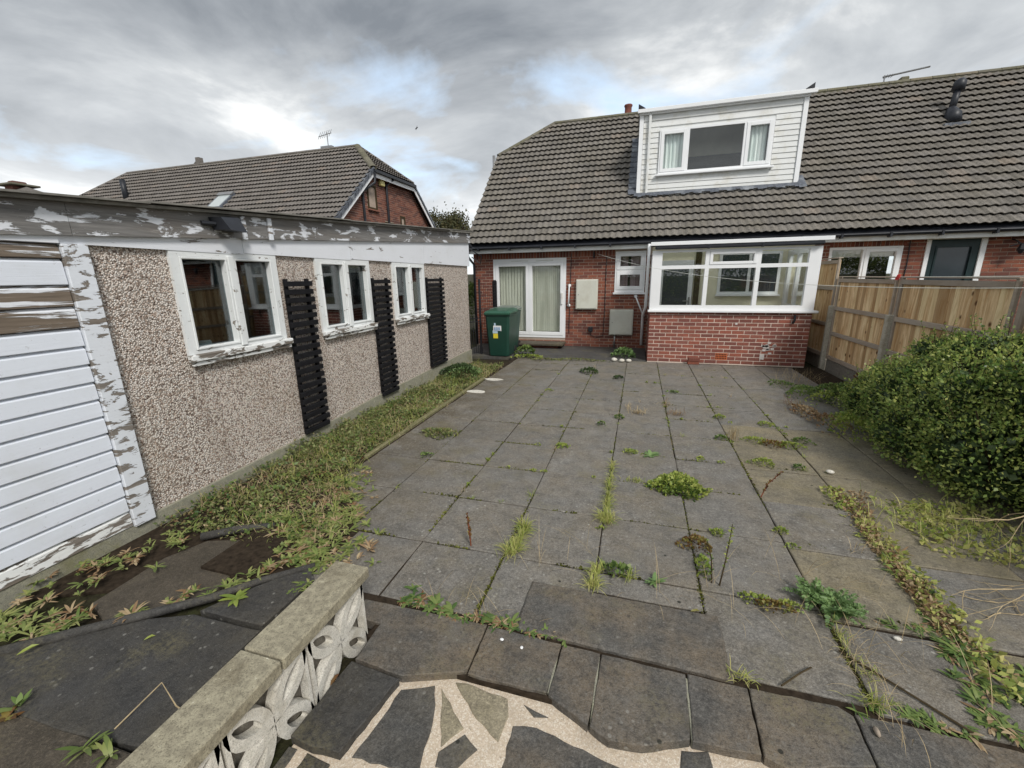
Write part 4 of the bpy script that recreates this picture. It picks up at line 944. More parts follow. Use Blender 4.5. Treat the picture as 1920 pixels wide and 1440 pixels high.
# ------------------------------------------------------------------ detached pair behind the garage
bh = thing('semi_detached_house', 'brown tiled house behind the garage with orange brick gable', 'house', (-12, 15.2, 0))
BE, BM, BRY, BRZ, BX, BL = (10.43, 2.555), .85, 15.25, 6.65, -9.0, -24.2
bz_ = lambda y: BE[1]+BM*(y-BE[0]); HY = 13.87; HT = -10.5
b = MB(); t = .06; yb = 2*BRY
for ya, s in ((0, 1), (1, -1)):
    P = lambda x, y, z: (x, y if not ya else yb-y, z-t)
    q = [P(BX, BE[0], BE[1]), P(BX, HY, bz_(HY)), P(HT, BRY, BRZ), P(-22.8, BRY, BRZ), P(BL, HY, bz_(HY)), P(BL, BE[0], BE[1])]
    b.add(q, [(0, 1, 2, 3, 4, 5)])
b.add([(BX, HY, bz_(HY)-t), (BX, yb-HY, bz_(HY)-t), (HT, BRY, BRZ-t)], [(0, 1, 2)]); b.add([(BL, HY, bz_(HY)-t), (BL, yb-HY, bz_(HY)-t), (-22.8, BRY, BRZ-t)], [(2, 1, 0)])
b.build('roof', MAT['gutter'], bh)  # black under-sheet again, shade between tile rows put into its colour
def bclamp(y):
    if y <= HY: return (BL, BX)
    f = (y-HY)/(BRY-HY); return (BL+(-22.8-BL)*f, BX+(HT-BX)*f)
roof_tiles(bh, MAT['tile2'], BL, BX, BE, BM, 23, (BRY, BRZ), lambda x, y: -15.05 < x < -14.35 and 12.35 < y < 13.1, bclamp, 300, lambda x, y, z: z > 3.4)
# tiles of the small hip facing the right
hm = MB(); hn = 9; pr_ = tile_mesh(MAT['tile2'], .25); ha = math.atan2(BRZ-bz_(HY), BX-HT); hl = math.hypot(BX-HT, BRZ-bz_(HY))
for r in range(hn):
    s0 = r/hn; xx = BX-(BX-HT)*s0; zz = bz_(HY)+(BRZ-bz_(HY))*s0; sm = (r+.5)/hn; ylo = HY+(BRY-HY)*sm; yhi = yb-HY-(BRY-HY)*sm
    y = HY-.1
    while y < yhi:
        vsn = []
        for v in pr_.vertices:
            u, vv, h = v.co; vv = vv*hl/hn/.28
            vsn.append((xx-vv*math.cos(ha)+h*math.sin(ha), min(yhi, max(ylo, y+u)), zz+vv*math.sin(ha)+h*math.cos(ha)))
        if y+TW > ylo: hm.add(vsn, [tuple(p.vertices) for p in pr_.polygons])
        y += TW
stuff(hm.build('hip_roof_tile', MAT['tile2'], bh))
ridge_line(bh, (HT, BRY, BRZ+.03), (-22.8, BRY, BRZ+.03), MAT['tile2'])
ridge_line(bh, (BX, HY, bz_(HY)+.03), (HT, BRY, BRZ+.03), MAT['ridge'], .13, name='hip_tile'); ridge_line(bh, (BX, yb-HY, bz_(HY)+.03), (HT, BRY, BRZ+.03), MAT['tile2'], name='hip_tile')
ridge_line(bh, (BL, HY, bz_(HY)+.02), (-22.8, BRY, BRZ+.03), MAT['tile2'], name='hip_tile')
GX = BX-.22
gm_ = MB(); gm_.add([(GX, BE[0]+.3, -.07), (GX, yb-BE[0]-.3, -.07), (GX, yb-BE[0]-.3, 2.72), (GX, yb-HY, bz_(HY)-.09), (GX, HY, bz_(HY)-.09), (GX, BE[0]+.3, 2.72)], [(0, 1, 2, 3, 4, 5)])
gm_.build('wall', MAT['mortar_old'], bh)
MB().box(BL+.3, GX-.001, BE[0]+.3, BE[0]+.5, -.07, 2.6).build('front_wall', MAT['brick_far'], bh)
# bricks on the gable above the garage roof
GW = [(13.66, 14.22, 4.18, 5.0), (14.66, 15.25, 3.0, 3.86), (15.75, 16.1, 3.4, 4.2)]
def gable_lim(z):
    yy = BE[0]+(z+.09-BE[1])/BM; return (yy, yb-yy)
gb = []
for a, b_, z0, z1 in brick_rects(10.6, 19.9, 2.4, 5.38, GW):
    lo, hi = gable_lim(z1)
    a, b_ = max(a, lo), min(b_, hi)
    if b_-a > .03: gb.append((a, b_, z0, z1))
stuff(brickwork(bh, gb, 'x', GX, MAT['brick_far'], 0).build('brick', MAT['brick_far'], bh))
for (ya, yb2, z0, z1), g in zip(GW, ('glass_frost', 'glass_frost', 'glass_frost')):
    window(bh, Tm(GX+.03, ya, z0, math.pi/2), yb2-ya, z1-z0, [(.07, yb2-ya-.07, .07, z1-z0-.07)], MAT['darkstem'] if True else None, MAT[g], .06, .09, sill=(.05, .06, .05), sill_mat=MAT['brick_far'])
# verge clips, barge boards, gutter and downpipes
nclip = 17
for i in range(nclip):
    y0 = BE[0]+(HY-BE[0])*i/nclip; y1 = BE[0]+(HY-BE[0])*(i+1)/nclip+.02; x = BX
    q = []
    for (yy, o_) in ((y0, .075), (y1, .045)):
        q += [(x-.10, yy, bz_(yy)+o_), (x+.03, yy, bz_(yy)+o_), (x+.03, yy, bz_(yy)+o_-.14)]
    MB().add(q, [(0, 1, 4, 3), (1, 2, 5, 4), (0, 2, 1)]).build('verge_tile', MAT['lead'], bh)
    y0m, y1m = yb-y0, yb-y1; q = []
    for (yy, s0, o_) in ((y0m, y0, .075), (y1m, y1, .045)):
        q += [(x-.10, yy, bz_(s0)+o_), (x+.03, yy, bz_(s0)+o_), (x+.03, yy, bz_(s0)+o_-.12)]
    MB().add(q, [(3, 4, 1, 0), (4, 5, 2, 1), (1, 2, 0)]).build('verge_tile', MAT['lead'], bh)
def beam(p, q, w_, h_, name, mat, parent):
    p, q = Vector(p), Vector(q); v = []
    for e in (p, q):
        for dx, dz in ((0, 0), (w_, 0), (w_, h_), (0, h_)): v.append((e.x+dx, e.y, e.z+dz))
    return MB().add(v, [(0, 1, 5, 4), (1, 2, 6, 5), (2, 3, 7, 6), (3, 0, 4, 7), (0, 3, 2, 1), (4, 5, 6, 7)]).build(name, mat, parent)
beam((BX-.035, BE[0], BE[1]-.23), (BX-.035, HY, bz_(HY)-.23), .03, .19, 'barge_board', MAT['upvc'], bh)
beam((BX-.035, yb-BE[0], BE[1]-.23), (BX-.035, yb-HY, bz_(HY)-.23), .03, .19, 'barge_board', MAT['upvc'], bh)
beam((BX-.035, HY, bz_(HY)-.25), (BX-.035, yb-HY, bz_(HY)-.25), .03, .16, 'fascia', MAT['upvc'], bh)
beam((BX+.0, HY-.05, bz_(HY)-.11), (BX+.0, yb-HY+.05, bz_(HY)-.11), .10, .09, 'gutter', MAT['gutter'], bh)
MB().tube([(BX+.05, HY, bz_(HY)-.05), (BX+.02, HY-.03, bz_(HY)-.45), (GX+.05, HY-.50, bz_(HY)-.78), (GX+.05, HY-.52, bz_(HY)-1.0), (GX+.05, HY-.5, .1)], .045, 8).build('downpipe', MAT['gutter'], bh, True)
MB().tube([(BX+.05, 15.1, bz_(HY)-.08), (GX+.06, 14.85, bz_(HY)-.35), (GX+.05, 14.85, 0)], .045, 8).build('downpipe', MAT['gutter'], bh, True)
MB().box(GX+.006, GX+.12, 14.42, 14.68, 5.05, 5.36, .02).build('alarm_box', MAT['yellowbox'], bh)
# skylight and vent slates in the roof
def onroof(x, y, o_): a = math.atan(BM); return (x, y-o_*math.sin(a), bz_(y)+o_*math.cos(a))
def roofbox(x0, x1, y0, y1, o0, o1, name, mat, parent):
    v = [onroof(x, y, o_) for o_ in (o0, o1) for y in (y0, y1) for x in (x0, x1)]
    return MB().add(v, [(0, 2, 3, 1), (4, 5, 7, 6), (0, 1, 5, 4), (2, 6, 7, 3), (0, 4, 6, 2), (1, 3, 7, 5)]).build(name, mat, parent)
sk = roofbox(-15.05, -14.35, 12.38, 13.12, -.05, .12, 'skylight', MAT['lead'], bh); roofbox(-14.97, -14.43, 12.46, 13.04, .121, .13, 'pane', MAT['glass_frost'], sk)
roofbox(-15.05, -14.35, 13.0, 13.13, .125, .17, 'skylight_hood', MAT['metal'], sk)
vpp = MB(); vpp.tube([(-20.6, 13.5, bz_(13.5)-.1), (-20.6, 13.5, bz_(13.5)+.75)], .10, 10); vpp.build('vent_pipe', MAT['gutter'], bh, True)
vs_ = MB(); vs_.box(-18.5, -18.3, BRY-.1, BRY+.1, 6.6, 6.95); vs_.tube([(-18.8, BRY, 6.64), (-18.55, BRY, 6.82), (-18.2, BRY, 6.64)], .05, 6); vs_.build('ridge_vent', MAT['tile2'], bh)
an2 = thing('tv_antenna', 'small upright tv antenna on the ridge of the house behind garage', 'antenna', (-11.8, BRY, BRZ))
MB().tube([(-11.8, BRY, BRZ), (-11.8, BRY, BRZ+.62)], .018, 6).build('antenna_mast', MAT['metal'], an2)
a_ = MB(); a_.tube([(-12.2, BRY, BRZ+.50), (-11.6, BRY, BRZ+.58)], .014, 5); a_.build('antenna_boom', MAT['metal'], an2)
for k in range(6): MB().tube([(-12.15+.1*k, BRY-.1, BRZ+.38+.012*k), (-12.15+.1*k, BRY+.1, BRZ+.68+.012*k)], .008, 4).build('antenna_rod', MAT['metal'], an2)
MB().box(-12.1, -11.6, BRY-.08, BRY+.08, BRZ+.06, BRZ+.14).build('antenna_base', MAT['metal'], an2)

# far roof at the left edge
fh = thing('house', 'distant roof with red tiled chimney cap at the left edge', 'house', (-31, 16, 0))
b = MB(); b.add([(-39, 13, 5.2), (-28.4, 13, 5.2), (-28.4, 19, 5.2), (-39, 19, 5.2), (-36, 16, 6.86), (-31.6, 16, 6.86)], [(0, 1, 5, 4), (1, 2, 5), (2, 3, 4, 5), (3, 0, 4)]); b.build('roof', MAT['tile2'], fh)
MB().box(-38.6, -28.7, 13.4, 18.6, -.07, 5.2).build('wall', MAT['brick_far'], fh)
ch = MB().box(-32.6, -31.95, 15.6, 16.4, 6.0, 7.0, .01).build('chimney', MAT['brick_far'], fh)
MB().box(-32.95, -31.6, 15.4, 16.6, 6.90, 7.0, .02).build('chimney_cap', MAT['ridge'], ch); MB().box(-32.5, -32.05, 15.7, 16.3, 7.001, 7.16, .05).build('chimney_pot', MAT['brick_far'], ch)

# ------------------------------------------------------------------ garage
gg = thing('garage', 'pebbledashed garage with flaking white timber and dark windows', 'garage', (-4.8, 5, 0))
WINS = [(2.485, 3.505, 1.185, 2.03), (4.045, 5.05, 1.185, 2.025), (5.61, 6.585, 1.185, 2.02)]
pw = MB()
def xwall(mb, holes, u0, u1, z0, z1, x0, x1):
    t = MB(); wall_boxes(t, u0, u1, z0, z1, holes, x0, x1)
    for v in t.v: pass
    mb.v += [(v[1], v[0], v[2]) for v in t.v]; b0 = len(mb.v)-len(t.v); mb.f += [tuple(b0+i for i in f)[::-1] for f in t.f]
PJ = [1.978, 3.52, 5.06, 6.6, 8.55]
for a, b in zip(PJ[:-1], PJ[1:]):
    p_ = MB(); hs = [h for h in WINS if a < (h[0]+h[1])/2 < b]; hs = [(max(h[0], a), min(h[1], b), h[2], h[3]) for h in hs]
    xwall(p_, hs, a+.003, b-.003, -.07, 2.26, -3.60, -3.50); p_.build('pebbledash_panel', MAT['pebble'], gg)
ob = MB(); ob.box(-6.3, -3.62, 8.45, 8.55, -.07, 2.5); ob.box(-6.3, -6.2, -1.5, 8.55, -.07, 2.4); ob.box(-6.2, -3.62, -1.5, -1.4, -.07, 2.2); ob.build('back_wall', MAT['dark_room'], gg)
MB().box(-6.2, -3.62, -1.4, 8.45, -.06, 0).build('garage_floor', MAT['path'], gg)
# plinth follows the ground
pl = MB(); ys = [-1.5, 1.83, 2.0, 3.5, 4.9, 6.5, 8.2, 8.56]; hs_ = [.055, .055, .065, .10, .175, .21, .25, .25]; v = []
for y, h_ in zip(ys, hs_): v += [(-3.60, y, -.10), (-3.472, y, -.10), (-3.472, y, h_), (-3.60, y, h_+.002)]
f_ = []
for i in range(len(ys)-1):
    a, b = 4*i, 4*i+4; f_ += [(a+1, b+1, b+2, a+2), (a+2, b+2, b+3, a+3)]
f_ += [(4*(len(ys)-1)+k for k in (0, 1, 2, 3))]; f_[-1] = tuple(f_[-1])
pl.add(v, f_).build('plinth', MAT['plinth'], gg)
# timber side: boards, trim post
boards_z = [(.058+.121*k, .058+.121*(k+1)-.004, 'peel_board') for k in range(12)]+[(1.512, 1.642, 'peel_heavy'), (1.646, 1.776, 'peel_heavy'), (1.78, 1.936, 'peel_board'), (1.94, 2.024, 'peel_heavy')]
for i, (z, zt, mt) in enumerate(boards_z):
    mt = MAT[mt]
    if i == 0: mt = MAT['peel_sill']
    q = []
    for y in (-1.5, 1.826):
        q += [(-3.50, y, z), (-3.466, y, z+.0), (-3.464, y, z+.004), (-3.470, y, zt-.022), (-3.490, y, zt), (-3.50, y, zt)]
    fs = [(k, k+1, 7+k, 6+k) for k in range(5)]+[(5, 4, 3, 2, 1, 0), (6, 7, 8, 9, 10, 11)]
    MB().add(q, fs).build('shiplap_board', mt, gg)
MB().box(-3.62, -3.501, -1.5, 1.974, -.06, 2.06).build('frame_wall', MAT['dark_room'], gg)
MB().box(-3.50, -3.447, 1.833, 1.972, .045, 2.028, .004).build('corner_board', MAT['peel_post'], gg)
MB().box(-3.50, -3.455, 1.45, 1.832, 2.0285, 2.09, .003).build('head_board', MAT['peel_light'], gg); MB().box(-3.50, -3.455, -1.5, 1.445, 2.0285, 2.09, .003).build('head_board', MAT['peel_light'], gg)
# white wedge board and grey fascia
fb_ = lambda y: 2.055+(y-1.98)*(2.455-2.055)/(8.56-1.98)+.03
ft_ = lambda y: fb_(y)+.195
def wedge(y0, y1, zb0, zb1, zt0, zt1, x0, x1, name, mat):
    v = [(x0, y0, zb0), (x1, y0, zb0), (x1, y0, zt0), (x0, y0, zt0), (x0, y1, zb1), (x1, y1, zb1), (x1, y1, zt1), (x0, y1, zt1)]
    return MB().add(v, [(0, 1, 2, 3), (7, 6, 5, 4), (1, 5, 6, 2), (0, 3, 7, 4), (0, 4, 5, 1), (3, 2, 6, 7)]).build(name, mat, gg)
ws = [1.836, 3.15, 4.68, 6.6, 8.60]
for a, b in zip(ws[:-1], ws[1:]): wedge(a, b-.004, 2.031, 2.031-.012, fb_(a)+.01, fb_(b)+.01, -3.50, -3.470, 'white_board', MAT['peel_light'])
ws = [-1.5, 1.9, 3.18, 5.05, 7.3, 8.62]
for a, b in zip(ws[:-1], ws[1:]): wedge(a, b-.004, fb_(a), fb_(b), ft_(a), ft_(b), -3.50, -3.438+R.uniform(-.003, .003), 'fascia_board', MAT['peel_fascia'])
wedge(-1.55, 8.68, ft_(-1.5)+.001, ft_(8.6)+.001, ft_(-1.5)+.022, ft_(8.6)+.022, -6.4, -3.39, 'roof_sheet', MAT['corr'])
for a, b in ((1.2, 2.35), (2.33, 4.6), (4.55, 6.2), (6.2, 7.5), (7.4, 8.7)):
    dz = R.uniform(.023, .032); wedge(a, b, ft_(a)+dz, ft_(b)+dz, ft_(a)+dz+.012, ft_(b)+dz+.012, -6.4, -3.37+R.uniform(-.02, .02), 'roof_sheet', MAT['corr'])
for y in (3.13, 3.42): MB().box(-3.437, -3.415, y, y+.045, fb_(y)-.01, ft_(y)-.005, .004).build('fascia_batten', MAT['peel_post'], gg)
# flaked off black fitting
ft = MB(); ft.add([(-3.43, 2.86, 2.205), (-3.27, 2.88, 2.20), (-3.27, 3.04, 2.19), (-3.43, 3.06, 2.20), (-3.43, 2.83, 2.30), (-3.33, 2.86, 2.30), (-3.33, 3.03, 2.31), (-3.43, 3.05, 2.33)],
  [(3, 2, 1, 0), (4, 5, 6, 7), (0, 1, 5, 4), (1, 2, 6, 5), (2, 3, 7, 6), (3, 0, 4, 7)]); ft.tube([(-3.43, 2.76, 2.25), (-3.40, 2.86, 2.25)], .018, 6)
ft.build('outside_lamp', MAT['gutter'], gg)
# windows
for i, (y0, y1, z0, z1) in enumerate(WINS):
    W, H = y1-y0, z1-z0; T = Tm(-3.475, y0, z0, math.pi/2)
    fr = window(gg, T, W, H, [(.065, W/2-.03, .05, H-.045), (W/2+.03, W-.065, .05, H-.045)], MAT['peel_frame'], MAT['glass_dusty'], .06, .09, (0, 1), .022)
    MB(T).box(-.02, W+.03, -.05, .0, -.035, .02, .006).build('sill', MAT['peel_sill'], fr); MB(T).box(-.0, W+.02, -.03, .0, -.075, -.036, .006).build('sill_rail', MAT['peel_sill'], fr)
    MB(T).box(W/2-.03, W/2+.03, -.02, .0, .03, H-.03, .005).build('mullion', MAT['peel_frame'], fr)
# stored things seen dimly through the panes
st = MB(); st.box(-5.4, -4.2, 2.2, 3.6, .0, 1.0); st.box(-6.0, -5.2, 4.2, 6.2, 0, 1.4); st.box(-4.1, -3.7, 2.5, 2.75, .9, 1.22); st.build('stored_boxes', MAT['darkstem'], gg)
MB().box(-4.9, -4.2, 2.5, 3.5, 1.0, 1.06).build('shelf', MAT['yellow'], gg)
cr_ = MB(); cr_.tube([(-4.0, 2.6, 1.19), (-3.9, 2.7, 1.26), (-3.8, 2.78, 1.22), (-3.75, 2.9, 1.25)], [.02, .06, .05, .02], 6); cr_.build('crumpled_paper', MAT['white_print'], gg)

# trellis panels
tl_lab = ['black slatted trellis between the large and middle garage windows', 'black slatted trellis between the middle and far garage windows', 'black slatted trellis right of the far garage window']
for k, (y0, y1, z0, z1) in enumerate(((3.545, 3.915, .125, 1.80), (5.05, 5.455, .14, 1.80), (6.60, 7.22, .25, 1.80))):
    t_ = thing('trellis_panel', tl_lab[k], 'trellis', (-3.45, (y0+y1)/2, z0), 'black trellis panels on the garage wall')
    for y in (y0+.02, y1-.055): MB().box(-3.492, -3.456, y, y+.035, z0, z1, .003).build('upright', MAT['blackpaint'], t_)
    n = 20; p_ = (z1-z0)/n; sm = None
    for i in range(n):
        z = z0+p_*i+.008; o = MB().box(-3.456, -3.424, y0-.005+R.uniform(-.008, .008), y1+R.uniform(-.008, .01), z, z+p_*.62, .003).build('slat', MAT['blackpaint'], t_)
        o.rotation_euler = (0, 0, 0)

# ------------------------------------------------------------------ gates by the passage
mg = thing('mesh_gate', 'black mesh gate with stout posts behind the bins', 'gate', (-3.4, 9.7, 0))
MB().tube([(-3.545, 9.34, 0), (-3.545, 9.34, 1.75)], .028, 8).build('gate_post', MAT['iron'], mg); MB().box(-3.47, -3.36, 10.02, 10.10, 0, 1.72, .03).build('gate_post', MAT['blackpaint'], mg)
g_ = MB()
for k in range(10): g_.tube([(-3.54+.018*k, 9.36+.075*k, .55), (-3.54+.018*k, 9.36+.075*k, 1.66)], .004, 4)
for k in range(16): g_.tube([(-3.54, 9.36, .57+.072*k), (-3.37, 10.05, .57+.072*k)], .004, 4)
stuff(g_.build('mesh', MAT['iron'], mg))
ig = thing('iron_gate', 'low black iron bar gate between garage corner and gatepost', 'gate', (-3.7, 9.2, 0))
for k in range(7):
    x = -3.79+.038*k; y = 9.05+.05*k; MB().tube([(x, y, .03), (x, y, .92)], .007, 5).build('bar', MAT['iron'], ig)
for z in (.05, .78, .86): MB().tube([(-3.80, 9.04, z), (-3.55, 9.36, z)], .010, 5).build('rail', MAT['iron'], ig)
# corner downpipe and junk at the garage far corner
gc = MB(); gc.tube([(-3.52, 8.62, 2.5), (-3.46, 8.70, 2.42), (-3.55, 8.72, 2.30), (-3.62, 8.66, 2.26)], .035, 8); gc.tube([(-3.5, 8.62, 2.40), (-3.3, 8.9, 2.22), (-3.6, 9.6, 2.1), (-4.2, 10.6, 2.3)], .012, 6)
gc.build('rainwater_pipe', MAT['gutter'], gg, True)

# ------------------------------------------------------------------ wheelie bins
def bin_(x, y, label, lidmat, rz, front):
    t_ = thing('wheelie_bin', label, 'wheelie bin', (x, y, .006), 'wheelie bins by the patio door')
    T = Tm(x, y, .006, rz); b = MB(T); hw0, hw1, d0, d1 = .235, .285, .27, .35; n = 4
    vs = []
    lv = ((0.02, hw0, d0, 0), (.05, hw0+.006, d0+.004, 0), (.62, .27, .33, 0), (.66, .275, .335, 0), (.92, hw1, d1, 0), (.93, hw1+.012, d1+.012, 0), (.965, hw1+.012, d1+.012, 0))
    c = .045
    for z, hw, d, o_ in lv:
        for px, py in ((-hw+c, -d), (hw-c, -d), (hw, -d+c), (hw, d-c), (hw-c, d), (-hw+c, d), (-hw, d-c), (-hw, -d+c)): vs.append((px, py, z))
    fs = [tuple(range(8))[::-1]]
    for i in range(len(lv)-1): fs += [(8*i+k, 8*i+(k+1) % 8, 8*i+8+(k+1) % 8, 8*i+8+k) for k in range(8)]
    fs.append(tuple(8*(len(lv)-1)+k for k in range(8)))
    b.add(vs, fs).build('body', MAT['bin'], t_)
    l = MB(T); vs = []
    for z, hw, y0, y1 in ((.967, .305, -.385, .33), (1.0, .31, -.39, .34), (1.045, .27, -.33, .33), (1.058, .20, -.2, .3)):
        vs += [(-hw+.03, y0, z), (hw-.03, y0, z), (hw, y0+.04, z), (hw, y1, z+.02), (-hw, y1, z+.02), (-hw, y0+.04, z)]
    fs = [tuple(range(6))[::-1]]
    for i in range(3): fs += [(6*i+k, 6*i+(k+1) % 6, 6*i+6+(k+1) % 6, 6*i+6+k) for k in range(6)]
    fs.append(tuple(18+k for k in range(6))); lid = l.add(vs, fs).build('lid', lidmat, t_)
    MB(T).tube([(-.2, .39, 1.0), (.2, .39, 1.0)], .016, 8).build('handle', lidmat, t_, True)
    for s in (-1, 1): MB(T).box(s*.2-.02, s*.2+.02, .30, .40, .975, 1.07, .008).build('hinge', lidmat, t_)
    for s in (-1, 1): MB(T).tube([(s*.24-.022, .27, .09), (s*.24+.022, .27, .09)], .10, 16).build('wheel', MAT['rubber'], t_)
    MB(T).tube([(-.24, .27, .09), (.24, .27, .09)], .012, 6).build('axle', MAT['metal'], t_)
    return t_, T
bt, T = bin_(-3.03, 9.36, 'dark green wheelie bin with blue and yellow sticker, in front', MAT['bin_lid'], .0, True)
def sticker(x0, x1, z0, z1, name, mat, lift=0.0):
    # the front face leans: y from z
    fy = lambda z: -(.274+(z-.05)/(.62-.05)*(.33-.274)) if z < .62 else -(.335+(z-.66)/(.26)*.015)
    e = .003+lift
    MB(T).add([(x0, fy(z0)-e, z0), (x1, fy(z0)-e, z0), (x1, fy(z1)-e, z1), (x0, fy(z1)-e, z1)], [(0, 1, 2, 3)]).build(name, mat, bt)
sticker(-.10, .01, .43, .54, 'sticker', MAT['yellow']); sticker(-.11, .01, .545, .61, 'sticker', MAT['blue_sticker'])
sticker(-.09, .10, .60, .72, 'sticker', MAT['white_print'], .003); sticker(-.07, -.03, .72, .78, 'sticker', MAT['blue_sticker'])
for k in range(3):
    sticker(-.065+.05*k, -.035+.05*k, .625, .69, 'sticker_figure', MAT['blue_print'], .006); sticker(-.056+.05*k, -.044+.05*k, .665, .68, 'sticker_figure', MAT['white_print'], .008)
sticker(-.07, .08, .604, .612, 'sticker_figure', MAT['blue_print'], .006)
bin_(-3.17, 10.14, 'green wheelie bin with grey lid, standing behind the other', MAT['bin_grey'], -.08, False)

# ------------------------------------------------------------------ fence
fe = thing('garden_fence', 'new softwood panel fence with concrete posts along the right', 'fence', (3.52, 7, 0))
def panel(y0, y1, z0, z1, x=3.52, rails=None):
    p = bpy.data.objects.new('fence_panel', None); put(p, fe, (x, (y0+y1)/2, z0))
    y = y0+.045
    while y < y1-.05:
        wv = R.uniform(.085, .10); ye = min(y+wv, y1-.045); tw = R.uniform(-.003, .003)
        # featheredge: thick edge laps over thin
        q = [(x+.004, y, z0+.03), (x-.022-tw, ye+.006, z0+.03), (x+.008, ye+.008, z0+.03), (x+.010, y, z0+.03), (x+.004, y, z1-.03), (x-.022+tw, ye+.006, z1-.03), (x+.008, ye+.008, z1-.03), (x+.010, y, z1-.03)]
        MB().add(q, [(0, 1, 5, 4), (1, 2, 6, 5), (2, 3, 7, 6), (3, 0, 4, 7), (4, 5, 6, 7), (3, 2, 1, 0)]).build('board', MAT['fence'], p); y = ye
    rl = rails or (z0+.01, (z0+z1)/2-.28, (z0+z1)/2+.26, z1-.065)
    for z in rl: MB().box(x-.050, x-.016, y0+.045, y1-.045, z, z+.065, .004).build('rail', MAT['rail'], p)
    for y in (y0+.003, y1-.043): MB().box(x-.046, x-.010, y, y+.040, z0, z1-.0, .004).build('stile', MAT['rail'], p)
    MB().box(x-.055, x+.02, y0+.0, y1-.0, z1+.001, z1+.018, .004).build('capping', MAT['rail'], p)
panel(5.32, 7.28, .19, 1.685, rails=(.20, .62, 1.09, 1.60)); panel(7.38, 9.24, .19, 1.685, rails=(.20, .64, 1.10, 1.60)); panel(3.30, 5.22, .19, 1.685, rails=(.20, .62, 1.09, 1.60)); panel(1.3, 3.22, .19, 1.685, rails=(.20, .62, 1.09, 1.60))
panel(9.36, 10.86, .19, 2.02, rails=(.20, .78, 1.45, 1.93))
for y in (9.29, 7.33, 5.27, 3.26): MB().box(3.415, 3.50, y-.04, y+.045, -.07, 1.175, .012).build('fence_post', MAT['post'], fe)
for y in (9.30, 7.33, 5.27, 3.26): MB().box(3.50, 3.55, y-.035, y+.035, 1.0, 1.70, .004).build('fence_post', MAT['rail'], fe)
for y0, y1 in ((7.38, 9.24), (5.32, 7.28), (3.30, 5.22), (9.36, 10.86), (1.3, 3.2)): MB().box(3.50, 3.545, y0, y1, -.07, .185, .006).build('gravel_board', MAT['grav_board'], fe)
rope = MB(); rope.tube([(3.47, 7.32, 1.70), (3.47, 6.3, 1.705), (3.47, 5.27, 1.712), (3.47, 3.3, 1.71)], .0035, 5); tag(rope.build('rope', MAT['line']), 'pale rope lying along the top of the fence', 'rope')
kn = MB()
for k in range(4): kn.tube([(3.47+R.uniform(-.02, .02), 7.28+.025*k, 1.69), (3.46, 7.29+.02*k, 1.725+R.uniform(-.01, .01)), (3.45, 7.30+.025*k, 1.66)], .007, 5)
tag(kn.build('rope_knot', MAT['redplastic']), 'red plastic twist knotted on the fence top beside the rope', 'knot')
# washing line
wl = MB(); A, B_ = Vector((-1.02, 10.86, 2.30)), Vector((3.42, 5.0, 1.615)); pts = []
for i in range(25):
    t_ = i/24; p = A.lerp(B_, t_); p.z -= .42*4*t_*(1-t_)*.55; pts.append(p)
wl.tube(pts, .0035, 5); tag(wl.build('washing_line', MAT['line']), 'thin pale washing line sagging from house wall to fence', 'washing line')

# ------------------------------------------------------------------ vegetation
def rot_basis(n, up_bias=.6):
    d = rs.normal(size=(n, 3)); d[:, 2] = np.abs(d[:, 2])*up_bias+.05; return d/np.linalg.norm(d, axis=1)[:, None]
def leaf_quads(P, D, size, asp=.5, fold=.12):
    """diamond leaves from base P along D, random roll. returns V, F (two folded triangles pairs as quads)"""
    n = len(P); s = size if np.ndim(size) else np.full(n, size); s = s[:, None]
    r = rs.normal(size=(n, 3)); S = np.cross(D, r); S /= np.linalg.norm(S, axis=1)[:, None]+1e-9; Nn = np.cross(D, S)
    a = P; b = P+D*s*.45+S*s*asp*.5+Nn*s*fold; c = P+D*s; d = P+D*s*.45-S*s*asp*.5+Nn*s*fold
    V = np.stack([a, b, c, d], 1).reshape(-1, 3); F = np.arange(4*n).reshape(n, 4)
    return V, F
def long_leaves(P, D, L_, wd, droop=.4, seg=4):
    "strap leaves, seg sections, drooping; returns verts, quads"
    n = len(P); L_ = np.asarray(L_)*np.ones(n); wd = np.asarray(wd)*np.ones(n)
    h = D.copy(); S = np.stack([-h[:, 1], h[:, 0], np.zeros(n)], 1); S /= np.linalg.norm(S, axis=1)[:, None]+1e-9
    rows = []; pos_ = P.copy(); d = D.copy()
    for k in range(seg+1):
        t = k/seg; w_ = wd*(math.sin(math.pi*min(1, .12+.88*t))**.7 if k < seg else .02)
        rows.append(pos_-S*w_[:, None]/2); rows.append(pos_+S*w_[:, None]/2)
        pos_ = pos_+d*(L_/seg)[:, None]; d = d.copy(); d[:, 2] -= droop*1.6/seg; d /= np.linalg.norm(d, axis=1)[:, None]
        pos_[:, 2] = np.maximum(pos_[:, 2], .004)
    V = np.stack(rows, 1).reshape(-1, 3); m_ = 2*(seg+1); base = (np.arange(n)*m_)[:, None]
    F = np.concatenate([base+np.array([[2*k, 2*k+1, 2*k+3, 2*k+2]]) for k in range(seg)], 0)
    return V, F
class VG:
    def __init__(s): s.V = []; s.F = []; s.n = 0
    def add(s, V, F): s.V.append(V); s.F.append(F+s.n); s.n += len(V)
    def build(s, name, mat, parent=None, org=(0, 0, 0)): return npmesh(name, np.concatenate(s.V), np.concatenate(s.F), mat, parent, org)
